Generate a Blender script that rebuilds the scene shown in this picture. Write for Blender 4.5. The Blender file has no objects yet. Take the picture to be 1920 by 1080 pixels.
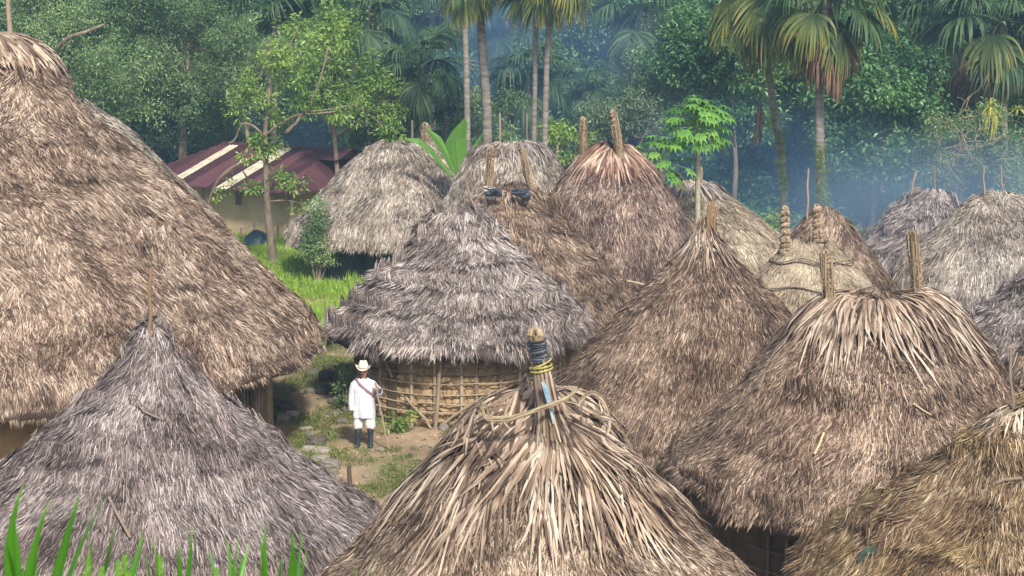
import bpy, math, random
import numpy as np
from mathutils import Vector, Matrix, Euler, noise
random.seed(11)
rng = np.random.default_rng(7)
R = math.radians
PI = math.pi

# ------------------------------------------------------------------ camera, world, sun, exposure
scene = bpy.context.scene
COL = scene.collection
CAM_H = 8.6
PITCH = R(9.0)
FPX = 3583.0
cam_data = bpy.data.cameras.new('camera')
cam_data.sensor_width = 36.0
cam_data.lens = FPX / 1920 * 36.0
cam_data.clip_start = 0.3
cam_data.clip_end = 1500
cam_data.dof.use_dof = True
cam_data.dof.focus_distance = 32
cam_data.dof.aperture_fstop = 7
cam = bpy.data.objects.new('camera', cam_data)
COL.objects.link(cam)
cam.location = (0, 0, CAM_H)
cam.rotation_euler = (PI / 2 - PITCH, 0, 0)
scene.camera = cam

SUN_EL, SUN_AZ = R(45), R(163)          # azimuth clockwise from +Y: behind the camera, a little to the right
world = bpy.data.worlds.new("World")
scene.world = world
world.use_nodes = True
wn = world.node_tree
bg = wn.nodes['Background']
sky = wn.nodes.new('ShaderNodeTexSky')
sky.sky_type = 'NISHITA'
sky.sun_disc = False
sky.sun_elevation = SUN_EL
sky.sun_rotation = SUN_AZ
sky.air_density = 1.0
sky.dust_density = 3.0
sky.ozone_density = 1.0
wn.links.new(sky.outputs[0], bg.inputs[0])
bg.inputs[1].default_value = 0.135
sd = bpy.data.lights.new('sun', 'SUN')
sd.energy = 4.0
sd.angle = R(6)
sd.color = (1.0, 0.95, 0.87)
sun = bpy.data.objects.new('sun', sd)
COL.objects.link(sun)
sun.rotation_euler = (PI / 2 - SUN_EL, 0, PI - SUN_AZ)
d = Vector((math.sin(SUN_AZ) * math.cos(SUN_EL), math.cos(SUN_AZ) * math.cos(SUN_EL), math.sin(SUN_EL)))
sun.rotation_euler = d.to_track_quat('Z', 'Y').to_euler()
vs = scene.view_settings
vs.view_transform = 'Standard'
vs.look = 'None'
vs.gamma = 1
vs.use_curve_mapping = False
vs.exposure = 0.44
scene.render.engine = 'CYCLES'
cy = scene.cycles
cy.max_bounces = 6
cy.diffuse_bounces = 3
cy.glossy_bounces = 2
cy.transmission_bounces = 3
cy.volume_bounces = 0
cy.transparent_max_bounces = 8
cy.volume_step_rate = 4
cy.volume_max_steps = 96
cy.use_denoising = True

# ------------------------------------------------------------------ helpers
cp_, sp_ = math.cos(PITCH), math.sin(PITCH)


def P(px, py, D):
    """the point at depth D (world Y) that the photograph shows at pixel px, py"""
    u, v = (px - 960) / FPX, (540 - py) / FPX
    k = D / (cp_ + v * sp_)
    return Vector((u * k, D, CAM_H + k * (-sp_ + v * cp_)))


def G(px, py, z=0.0):
    u, v = (px - 960) / FPX, (540 - py) / FPX
    k = (z - CAM_H) / (-sp_ + v * cp_)
    return Vector((u * k, k * (cp_ + v * sp_), z))


def nz(x, y, z=0.0):
    return noise.noise(Vector((x, y, z)))


def fbm(x, y, z=0.0, o=4):
    s, a = 0, 1
    for i in range(o):
        s += a * noise.noise(Vector((x, y, z + 7.3 * i)))
        x *= 2.03; y *= 2.03; z *= 2.03; a *= .5
    return s


def mesh(name, V, F, mats, tone=None, smooth=False, mat_idx=None):
    me = bpy.data.meshes.new(name)
    me.from_pydata([tuple(v) for v in V], [], F)
    for m in (mats if isinstance(mats, (list, tuple)) else [mats]):
        me.materials.append(m)
    if tone is not None:
        a = me.attributes.new('tone', 'FLOAT', 'POINT')
        a.data.foreach_set('value', np.asarray(tone, dtype=np.float32))
    if smooth:
        me.polygons.foreach_set('use_smooth', [True] * len(me.polygons))
    if mat_idx is not None:
        me.polygons.foreach_set('material_index', mat_idx)
    me.update()
    return me


def ob(name, me, parent=None, loc=None, rot=None, scl=None):
    o = bpy.data.objects.new(name, me)
    COL.objects.link(o)
    if parent is not None:
        o.parent = parent
    if loc is not None: o.location = loc
    if rot is not None: o.rotation_euler = rot
    if scl is not None: o.scale = scl if isinstance(scl, (tuple, list, Vector)) else (scl,) * 3
    return o


def tag(o, label=None, cat=None, group=None, kind=None):
    if label: o['label'] = label
    if cat: o['category'] = cat
    if group: o['group'] = group
    if kind: o['kind'] = kind
    return o


def empty(name, loc, label, cat, group=None, rz=0):
    o = ob(name, None, None, loc, (0, 0, rz))
    o.empty_display_size = .3
    return tag(o, label, cat, group)


def catmull(pp, k=5):
    out = []; m = len(pp)
    for i in range(m - 1):
        p0, p1, p2, p3 = pp[max(i - 1, 0)], pp[i], pp[i + 1], pp[min(i + 2, m - 1)]
        for j in range(k):
            t = j / k
            out.append(.5 * ((2 * p1) + (p2 - p0) * t + (2 * p0 - 5 * p1 + 4 * p2 - p3) * t * t + (3 * p1 - p0 - 3 * p2 + p3) * t ** 3))
    out.append(pp[-1])
    return out


class MB:
    """collects simple shapes into one mesh"""
    def __init__(s):
        s.V, s.F, s.T = [], [], []

    def add(s, V, F, tone=0.5):
        n = len(s.V)
        s.V += [Vector(v) for v in V]
        s.F += [tuple(i + n for i in f) for f in F]
        s.T += [tone] * len(V)

    def tube(s, pts, rad, seg=6, tone=.5, wob=0.0, caps=True):
        pts = [Vector(p) for p in pts]
        n = len(pts)
        if not isinstance(rad, (list, tuple)): rad = [rad] * n
        V, F = [], []
        ref = Vector((0.13, 0.21, 1)) if abs((pts[-1] - pts[0]).normalized().z) < .9 else Vector((1, .2, 0))
        for i, p in enumerate(pts):
            t = (pts[min(i + 1, n - 1)] - pts[max(i - 1, 0)]).normalized()
            a = t.cross(ref).normalized(); b = t.cross(a)
            for k in range(seg):
                an = 2 * PI * k / seg
                r = rad[i] * (1 + wob * (random.random() - .5))
                V.append(p + a * math.cos(an) * r + b * math.sin(an) * r)
        for i in range(n - 1):
            for k in range(seg):
                k2 = (k + 1) % seg
                F.append((i * seg + k, i * seg + k2, (i + 1) * seg + k2, (i + 1) * seg + k))
        if caps:
            F.append(tuple(range(seg))[::-1]); F.append(tuple((n - 1) * seg + k for k in range(seg)))
        s.add(V, F, tone)

    def ribbon(s, pts, w, side, tone=.5):
        """flat strip along pts, widths w[i], sideways vector side (one or per point)"""
        V, F = [], []
        for i, p in enumerate(pts):
            sd_ = side[i] if isinstance(side, list) else side
            V += [p - sd_ * (w[i] / 2), p + sd_ * (w[i] / 2)]
        for i in range(len(pts) - 1):
            F.append((2 * i, 2 * i + 1, 2 * i + 3, 2 * i + 2))
        s.add(V, F, tone)

    def loft(s, rings, tone=.5, close_ends=True):
        seg = len(rings[0]); V = [v for r in rings for v in r]; F = []
        for i in range(len(rings) - 1):
            for k in range(seg):
                k2 = (k + 1) % seg
                F.append((i * seg + k, i * seg + k2, (i + 1) * seg + k2, (i + 1) * seg + k))
        if close_ends:
            F.append(tuple(range(seg))[::-1]); F.append(tuple((len(rings) - 1) * seg + k for k in range(seg)))
        s.add(V, F, tone)

    def me(s, name, mats, smooth=False):
        return mesh(name, s.V, s.F, mats, s.T, smooth)

    def ob(s, name, mats, parent=None, smooth=False, loc=None):
        return ob(name, s.me(name, mats, smooth), parent, loc)


def ell(c, rx, ry, seg=16, z=None, axis_x=Vector((1, 0, 0)), axis_y=Vector((0, 1, 0)), fold=0, ph=0, k=5):
    c = Vector(c)
    return [c + axis_x * (rx * (1 + fold * math.sin(k * a + ph)) * math.cos(a)) + axis_y * (ry * (1 + fold * math.sin(k * a + ph)) * math.sin(a))
            for a in [2 * PI * i / seg for i in range(seg)]]


# ------------------------------------------------------------------ materials
def new_mat(name):
    m = bpy.data.materials.new(name)
    m.use_nodes = True
    nt = m.node_tree
    return m, nt, nt.nodes['Principled BSDF'], nt.nodes, nt.links


def ramp(nodes, stops):
    r = nodes.new('ShaderNodeValToRGB')
    e = r.color_ramp.elements
    while len(e) < len(stops): e.new(0.5)
    for el, (p, c) in zip(e, stops):
        el.position = p; el.color = (*c, 1)
    return r


def nmath(nodes, links, op, a, b=None, c=None):
    n = nodes.new('ShaderNodeMath'); n.operation = op
    for i, v in enumerate((a, b, c)):
        if v is None: continue
        if isinstance(v, (int, float)): n.inputs[i].default_value = v
        else: links.new(v, n.inputs[i])
    return n.outputs[0]


def geo_noise(nodes, links, scale, detail=3, stretch=None, coord='pos', rough=.55):
    if coord == 'pos':
        g = nodes.new('ShaderNodeNewGeometry').outputs['Position']
    else:
        g = nodes.new('ShaderNodeTexCoord').outputs['Object']
    if stretch:
        mp = nodes.new('ShaderNodeMapping'); mp.inputs['Scale'].default_value = stretch
        links.new(g, mp.inputs[0]); g = mp.outputs[0]
    n = nodes.new('ShaderNodeTexNoise')
    n.inputs['Scale'].default_value = scale
    n.inputs['Detail'].default_value = detail
    n.inputs['Roughness'].default_value = rough
    links.new(g, n.inputs['Vector'])
    return n.outputs['Fac']


def straw_mat(name, dark, mid, light, patch=(.9, .9, .9), moss=None, contrast=1.0):
    """dry palm thatch: per-blade tone, per-tuft tint, broad weathered patches"""
    m, nt, b, nodes, links = new_mat(name)
    at = nodes.new('ShaderNodeAttribute'); at.attribute_name = 'tone'
    ti = nodes.new('ShaderNodeAttribute'); ti.attribute_name = 'tint'; ti.attribute_type = 'INSTANCER'
    n1 = geo_noise(nodes, links, 1.3, 4)
    n2 = geo_noise(nodes, links, 5.0, 3)
    s = nmath(nodes, links, 'MULTIPLY', at.outputs['Fac'], .72 * contrast)
    s = nmath(nodes, links, 'MULTIPLY_ADD', ti.outputs['Fac'], .20, s)
    s = nmath(nodes, links, 'MULTIPLY_ADD', n1, 1.0, s)
    s = nmath(nodes, links, 'MULTIPLY_ADD', n2, .45, s)
    s = nmath(nodes, links, 'SUBTRACT', s, .745 + .3 * (contrast - 1))
    r = ramp(nodes, [(0.0, dark), (.38, mid), (.80, light), (1.0, tuple(min(.85, c * 1.35) for c in light))])
    links.new(s, r.inputs[0])
    out = r.outputs[0]
    n3 = geo_noise(nodes, links, .8, 4)
    mx = nodes.new('ShaderNodeMix'); mx.data_type = 'RGBA'; mx.blend_type = 'MULTIPLY'
    f = nmath(nodes, links, 'SUBTRACT', n3, .42)
    f = nodes.new('ShaderNodeMath'); f.operation = 'MULTIPLY'; f.use_clamp = True
    sb = nodes.new('ShaderNodeMath'); sb.operation = 'SUBTRACT'; links.new(n3, sb.inputs[0]); sb.inputs[1].default_value = .45
    links.new(sb.outputs[0], f.inputs[0]); f.inputs[1].default_value = 6
    links.new(f.outputs[0], mx.inputs[0]); links.new(out, mx.inputs[6]); mx.inputs[7].default_value = (*patch, 1)
    out = mx.outputs[2]
    if moss:
        n4 = geo_noise(nodes, links, 1.1, 5, stretch=(1, 1, 1.6))
        f2 = nodes.new('ShaderNodeMath'); f2.operation = 'MULTIPLY'; f2.use_clamp = True
        s2 = nmath(nodes, links, 'SUBTRACT', n4, .5)
        links.new(s2, f2.inputs[0]); f2.inputs[1].default_value = 5
        m2 = nodes.new('ShaderNodeMix'); m2.data_type = 'RGBA'; m2.blend_type = 'MULTIPLY'
        links.new(f2.outputs[0], m2.inputs[0]); links.new(out, m2.inputs[6]); m2.inputs[7].default_value = (*moss, 1)
        out = m2.outputs[2]
    links.new(out, b.inputs['Base Color'])
    b.inputs['Roughness'].default_value = .78
    b.inputs['Specular IOR Level'].default_value = .25
    return m


def simple_mat(name, c1, c2, scale=6, rough=.8, bump=.0, stretch=None, coord='obj', tone=False, spec=.3, detail=4, trans=0.0):
    m, nt, b, nodes, links = new_mat(name)
    n = geo_noise(nodes, links, scale, detail, stretch, coord)
    src = n
    if tone:
        at = nodes.new('ShaderNodeAttribute'); at.attribute_name = 'tone'
        src = nmath(nodes, links, 'MULTIPLY_ADD', at.outputs['Fac'], .7, nmath(nodes, links, 'MULTIPLY', n, .5))
        src = nmath(nodes, links, 'SUBTRACT', src, .1)
    r = ramp(nodes, [(.28, c1), (.72, c2)])
    links.new(src, r.inputs[0]); links.new(r.outputs[0], b.inputs['Base Color'])
    b.inputs['Roughness'].default_value = rough
    b.inputs['Specular IOR Level'].default_value = spec
    if bump:
        bp = nodes.new('ShaderNodeBump'); bp.inputs['Strength'].default_value = bump; bp.inputs['Distance'].default_value = .02
        n2 = geo_noise(nodes, links, scale * 5, 5, stretch, coord)
        links.new(n2, bp.inputs['Height']); links.new(bp.outputs[0], b.inputs['Normal'])
    return m


def leaf_mat(name, c_dark, c_mid, c_light, rough=.45, spec=.5, transl=.25):
    m, nt, b, nodes, links = new_mat(name)
    at = nodes.new('ShaderNodeAttribute'); at.attribute_name = 'tone'
    ti = nodes.new('ShaderNodeAttribute'); ti.attribute_name = 'tint'; ti.attribute_type = 'INSTANCER'
    n1 = geo_noise(nodes, links, .5, 3)
    s = nmath(nodes, links, 'MULTIPLY', at.outputs['Fac'], .5)
    s = nmath(nodes, links, 'MULTIPLY_ADD', ti.outputs['Fac'], .4, s)
    s = nmath(nodes, links, 'MULTIPLY_ADD', n1, .5, s)
    s = nmath(nodes, links, 'SUBTRACT', s, .15)
    r = ramp(nodes, [(.1, c_dark), (.5, c_mid), (.95, c_light)])
    links.new(s, r.inputs[0])
    links.new(r.outputs[0], b.inputs['Base Color'])
    b.inputs['Roughness'].default_value = rough
    b.inputs['Specular IOR Level'].default_value = spec
    if transl:
        tr = nodes.new('ShaderNodeBsdfTranslucent')
        mx = nodes.new('ShaderNodeMixShader'); mx.inputs[0].default_value = transl
        hs = nodes.new('ShaderNodeMix'); hs.data_type = 'RGBA'; hs.blend_type = 'MULTIPLY'; hs.inputs[0].default_value = 1
        links.new(r.outputs[0], hs.inputs[6]); hs.inputs[7].default_value = (1.3, 1.5, .5, 1)
        links.new(hs.outputs[2], tr.inputs[0])
        links.new(b.outputs[0], mx.inputs[1]); links.new(tr.outputs[0], mx.inputs[2])
        links.new(mx.outputs[0], nodes['Material Output'].inputs[0])
    return m


# thatch palettes (dark, mid, light)
PAL = {
    'brown':   ((.050, .031, .021), (.235, .163, .115), (.56, .45, .35)),
    'greybr':  ((.055, .042, .038), (.225, .183, .163), (.60, .53, .485)),
    'grey':    ((.055, .040, .037), (.215, .172, .158), (.52, .46, .435)),
    'tan':     ((.050, .033, .022), (.225, .162, .112), (.58, .47, .36)),
    'greydk':  ((.038, .029, .026), (.125, .098, .088), (.44, .37, .33)),
    'dark':    ((.038, .024, .016), (.165, .108, .074), (.48, .37, .275)),
    'red':     ((.040, .022, .018), (.125, .078, .062), (.50, .39, .31)),
    'moss':    ((.050, .031, .018), (.215, .140, .080), (.52, .41, .26)),
    'pale':    ((.10, .075, .05), (.36, .29, .20), (.64, .55, .41)),
    'far':     ((.07, .055, .045), (.27, .225, .18), (.62, .55, .46)),
}
MOSS = {'moss': (.93, .95, .74), 'brown': None}
MAT_S = {k: straw_mat('thatch_' + k, *v, patch=(.80, .76, .74), moss=MOSS.get(k)) for k, v in PAL.items()}
LEAFP = {
    'tan':  ((.055, .037, .027), (.27, .20, .145), (.62, .52, .41)),
    'red':  ((.06, .028, .022), (.21, .115, .08), (.58, .45, .34)),
    'grey': ((.08, .065, .06), (.26, .22, .20), (.55, .50, .47)),
}
MAT_L = {k: straw_mat('dry_palm_leaf_' + k, *v, patch=(.86, .80, .74)) for k, v in LEAFP.items()}
M_wood = simple_mat('weathered_wood', (.10, .07, .05), (.30, .24, .18), 9, .85, .6, (1, 1, .25), tone=True)
M_pole = simple_mat('peeled_pole', (.16, .11, .075), (.40, .32, .23), 12, .8, .5, (1, 1, .3), tone=True)
M_stick = simple_mat('brown_stick', (.13, .075, .04), (.30, .19, .11), 9, .8, .4, tone=True)
M_rope = simple_mat('fibre_rope', (.17, .115, .065), (.44, .34, .22), 30, .9, .7, tone=True)
M_bamboo = simple_mat('pale_cane', (.36, .29, .16), (.58, .49, .30), 8, .6, .2, tone=True)
M_cane2 = simple_mat('dry_cane', (.26, .20, .12), (.50, .42, .29), 8, .7, .3, tone=True)
M_mud = simple_mat('dried_mud', (.26, .175, .09), (.56, .41, .225), 5, .95, .9, detail=6, tone=True)
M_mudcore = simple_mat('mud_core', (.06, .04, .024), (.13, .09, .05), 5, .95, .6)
M_tarp_black = simple_mat('black_plastic', (.012, .015, .02), (.05, .06, .075), 4, .3, .5, spec=.6)
M_tarp_green = simple_mat('green_plastic', (.018, .03, .022), (.06, .08, .06), 4, .6, .5, spec=.2)
M_blue = simple_mat('blue_cloth', (.10, .26, .40), (.42, .50, .54), 14, .8)
M_yellow = simple_mat('yellow_twine', (.30, .28, .06), (.46, .44, .14), 14, .8)
M_strip = simple_mat('black_rubber_strip', (.02, .025, .035), (.09, .11, .14), 10, .4, .4, tone=True)
M_rock = simple_mat('grey_rock', (.10, .085, .065), (.34, .30, .25), 2.5, .9, .9, detail=7, tone=True)
M_mossrock = simple_mat('dark_mossy_rock', (.075, .075, .05), (.21, .19, .13), 2.5, .9, .9, detail=7, tone=True)
M_bark = simple_mat('tree_bark', (.10, .075, .05), (.30, .24, .18), 5, .9, .8, (1, 1, .3), 'pos')
M_barkmoss = simple_mat('lichen_bark', (.11, .09, .05), (.34, .29, .19), 4, .9, .8, None, 'pos')
M_palmbark = simple_mat('palm_bark', (.11, .095, .08), (.32, .29, .25), 2.5, .9, .9, (1, 1, 5), 'pos')
M_leafA = leaf_mat('leaf_mid_green', (.035, .075, .028), (.155, .255, .10), (.42, .52, .24))
M_leafB = leaf_mat('leaf_bright_green', (.04, .09, .014), (.15, .26, .045), (.36, .47, .11))
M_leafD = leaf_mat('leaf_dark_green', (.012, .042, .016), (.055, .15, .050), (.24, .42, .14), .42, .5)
M_leafG = leaf_mat('leaf_grey_green', (.04, .07, .045), (.10, .15, .09), (.20, .27, .16))
M_palmG = leaf_mat('palm_frond_green', (.022, .05, .022), (.07, .13, .05), (.19, .26, .10), .5, .25)
M_palmY = leaf_mat('palm_frond_yellowing', (.03, .06, .02), (.15, .18, .045), (.66, .42, .06), .5, .25)
M_palmD = leaf_mat('palm_frond_dead', (.09, .055, .035), (.23, .145, .09), (.42, .30, .20), .8, .2, .1)
M_papaya = leaf_mat('papaya_leaf', (.06, .16, .02), (.15, .33, .05), (.28, .48, .10), .5)
M_banana = leaf_mat('banana_leaf', (.06, .15, .02), (.14, .32, .045), (.22, .42, .07), .4, .5, .4)
M_spike = leaf_mat('sword_leaf', (.04, .14, .012), (.085, .27, .02), (.16, .40, .045), .35, .5, .3)
M_sprig = leaf_mat('young_sprig', (.09, .22, .02), (.20, .40, .05), (.34, .52, .10), .5, .4, .4)
M_brom = leaf_mat('bromeliad_leaf', (.20, .22, .03), (.42, .42, .08), (.60, .55, .16), .5)
M_meadow = leaf_mat('meadow_grass', (.10, .19, .02), (.26, .40, .05), (.52, .66, .14), .6, .3, .35)
M_weed = leaf_mat('low_weed', (.05, .075, .018), (.13, .165, .045), (.27, .29, .09), .6, .3, .2)


# ------------------------------------------------------------------ scattering (geometry nodes over a point mesh)
_trees = {}


def scatter_group(key, objs):
    if key in _trees: return _trees[key]
    ng = bpy.data.node_groups.new('scatter_' + key, 'GeometryNodeTree')
    ng.interface.new_socket('Geometry', in_out='INPUT', socket_type='NodeSocketGeometry')
    ng.interface.new_socket('Geometry', in_out='OUTPUT', socket_type='NodeSocketGeometry')
    N, L = ng.nodes, ng.links
    gi, go = N.new('NodeGroupInput'), N.new('NodeGroupOutput')
    jn = N.new('GeometryNodeJoinGeometry')
    for o in objs:
        oi = N.new('GeometryNodeObjectInfo'); oi.inputs['Object'].default_value = o
        ti = N.new('GeometryNodeGeometryToInstance')
        L.new(oi.outputs['Geometry'], ti.inputs[0]); L.new(ti.outputs[0], jn.inputs[0])

    def attr(nm, t):
        a = N.new('GeometryNodeInputNamedAttribute'); a.data_type = t; a.inputs['Name'].default_value = nm
        return a.outputs['Attribute']
    ip = N.new('GeometryNodeInstanceOnPoints')
    ip.inputs['Pick Instance'].default_value = True
    er = N.new('FunctionNodeEulerToRotation')
    L.new(attr('rot', 'FLOAT_VECTOR'), er.inputs[0])
    L.new(gi.outputs[0], ip.inputs['Points'])
    L.new(jn.outputs[0], ip.inputs['Instance'])
    L.new(attr('idx', 'INT'), ip.inputs['Instance Index'])
    L.new(er.outputs[0], ip.inputs['Rotation'])
    L.new(attr('scl', 'FLOAT_VECTOR'), ip.inputs['Scale'])
    L.new(ip.outputs[0], go.inputs[0])
    _trees[key] = ng
    return ng


def scatter(name, key, objs, pts, rots, scls, parent=None, tint=None, kind='stuff'):
    n = len(pts)
    me = bpy.data.meshes.new(name)
    me.vertices.add(n)
    me.vertices.foreach_set('co', np.asarray(pts, dtype=np.float32).ravel())
    a = me.attributes.new('rot', 'FLOAT_VECTOR', 'POINT'); a.data.foreach_set('vector', np.asarray(rots, dtype=np.float32).ravel())
    sc = np.asarray(scls, dtype=np.float32)
    if sc.ndim == 1: sc = np.repeat(sc[:, None], 3, 1)
    a = me.attributes.new('scl', 'FLOAT_VECTOR', 'POINT'); a.data.foreach_set('vector', sc.ravel())
    a = me.attributes.new('idx', 'INT', 'POINT'); a.data.foreach_set('value', rng.integers(0, len(objs), n).astype(np.int32))
    a = me.attributes.new('tint', 'FLOAT', 'POINT')
    a.data.foreach_set('value', (rng.random(n) if tint is None else np.asarray(tint)).astype(np.float32))
    me.update()
    o = ob(name, me, parent)
    md = o.modifiers.new('scatter', 'NODES'); md.node_group = scatter_group(key, objs)
    if kind: o['kind'] = kind
    return o


def hidden_src(name, me):
    return bpy.data.objects.new(name, me)      # never linked to the scene: only a source for the scatters


# thatch tuft: blades along +X, normal +Z
def tuft_mesh(name, mat, n=64, L=(.16, .34), W=(.010, .022), area=(.34, .36), lift=.035, messy=.12):
    V, F, T = [], [], []
    for i in range(n):
        l = random.uniform(*L); w = random.uniform(*W)
        x0 = random.uniform(-area[0] / 2, area[0] / 2) - l * .4
        y0 = random.uniform(-area[1] / 2, area[1] / 2)
        z0 = random.uniform(-.012, .012) - .01
        z1 = z0 + random.uniform(.2, 1) ** 2 * lift + .008
        an = random.gauss(0, messy)
        roll = random.gauss(0, .55)
        dx, dy = math.cos(an), math.sin(an)
        sx, sy, sz = -dy * math.cos(roll), dx * math.cos(roll), math.sin(roll)
        b = len(V)
        cur = random.gauss(0, .02)
        for f, ww in ((0, .8), (.55, 1.0)):
            cx, cyy, cz = x0 + dx * l * f, y0 + dy * l * f + cur * f * f, z0 + (z1 - z0) * f * f
            V += [(cx - sx * w * ww / 2, cyy - sy * w * ww / 2, cz - sz * w * ww / 2), (cx + sx * w * ww / 2, cyy + sy * w * ww / 2, cz + sz * w * ww / 2)]
        V.append((x0 + dx * l, y0 + dy * l + cur, z1 + random.uniform(-.005, .012)))
        F += [(b, b + 1, b + 3, b + 2), (b + 2, b + 3, b + 4)]
        t = random.random() ** 1.25
        T += [t] * 5
    return mesh(name, V, F, mat, T)


TUFT = {}


def tufts(pal, style='mid'):
    k = pal + '_' + style
    if k not in TUFT:
        par = {'mid': dict(n=104, L=(.11, .26), W=(.008, .018), lift=.024, messy=.14),
               'coarse': dict(n=112, L=(.10, .23), W=(.009, .020), lift=.026, messy=.19),
               'fine': dict(n=128, L=(.13, .27), W=(.007, .0145), lift=.024, messy=.13),
               'shaggy': dict(n=100, L=(.15, .34), W=(.009, .018), lift=.045, messy=.17)}[style]
        TUFT[k] = [hidden_src('thatch_tuft', tuft_mesh('thatch_tuft', MAT_S[pal], **par)) for _ in range(5)]
    return TUFT[k]


# ------------------------------------------------------------------ ground
def ground_z(x, y):
    z = 0.0
    if y < 15.5:                                   # the slope below the photographer
        t = min(1, max(0, (15.5 - y) / 11.5))
        z += 6.2 * (t * t * (3 - 2 * t))
    if y > 70:                                      # the wooded hillside behind the village
        t = min(1, (y - 70) / 50)
        z += 6.5 * t * t * (3 - 2 * t)
    z += .05 * fbm(x * .35, y * .35, 2.0) * (1 if y > 16 else 1)
    z += .018 * fbm(x * 1.7, y * 1.7, 5.0)
    # earth bank under the rocks behind the man
    d2 = ((x + 4.0) / .9) ** 2 + ((y - 41.5) / 2.4) ** 2
    z += .28 * math.exp(-d2)
    # trodden mound by the wattle wall
    d3 = ((x + 1.35) / .6) ** 2 + ((y - 36.1) / .25) ** 2
    z += .10 * math.exp(-d3)
    return z


def dirt_mat():
    m, nt, b, nodes, links = new_mat('trodden_earth')
    n1 = geo_noise(nodes, links, .9, 6)
    n2 = geo_noise(nodes, links, 14, 6)
    n3 = geo_noise(nodes, links, .55, 5, (1, 1, 1))
    s = nmath(nodes, links, 'MULTIPLY_ADD', n2, .45, nmath(nodes, links, 'MULTIPLY', n1, .6))
    r = ramp(nodes, [(.33, (.15, .10, .055)), (.50, (.275, .19, .11)), (.68, (.41, .30, .185))])
    links.new(s, r.inputs[0])
    g = ramp(nodes, [(.47, (0, 0, 0)), (.62, (1, 1, 1))])
    gs = nmath(nodes, links, 'MULTIPLY_ADD', n2, .25, nmath(nodes, links, 'MULTIPLY', n3, .66))
    links.new(gs, g.inputs[0])
    mx = nodes.new('ShaderNodeMix'); mx.data_type = 'RGBA'
    links.new(g.outputs[0], mx.inputs[0]); links.new(r.outputs[0], mx.inputs[6]); mx.inputs[7].default_value = (.15, .15, .055, 1)
    links.new(mx.outputs[2], b.inputs['Base Color'])
    b.inputs['Roughness'].default_value = .95
    bp = nodes.new('ShaderNodeBump'); bp.inputs['Strength'].default_value = .8; bp.inputs['Distance'].default_value = .04
    links.new(n2, bp.inputs['Height']); links.new(bp.outputs[0], b.inputs['Normal'])
    return m


def build_ground():
    ys = list(np.arange(-30, 14, 1.5)) + list(np.arange(14, 30, .6)) + list(np.arange(30, 50, .22)) + list(np.arange(50, 90, 1.2)) + list(np.arange(90, 420, 12))
    V, F = [], []
    nx = 150
    for y in ys:
        half = 60 if y < 100 else 60 + (y - 100) * .8
        for i in range(nx + 1):
            u = (i / nx) * 2 - 1
            x = half * (abs(u) ** 1.8) * (1 if u > 0 else -1)
            V.append((x, y, ground_z(x, y)))
    for j in range(len(ys) - 1):
        for i in range(nx):
            a = j * (nx + 1) + i
            F.append((a, a + 1, a + nx + 2, a + nx + 1))
    o = ob('ground', mesh('ground', V, F, dirt_mat(), smooth=True))
    tag(o, kind='structure')


build_ground()

# ------------------------------------------------------------------ huts
HUTS = []


def smoothstep(a, b, x):
    t = min(1, max(0, (x - a) / (b - a)))
    return t * t * (3 - 2 * t)


def phi_c(c, k):
    return c * 2.2 + k


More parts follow.
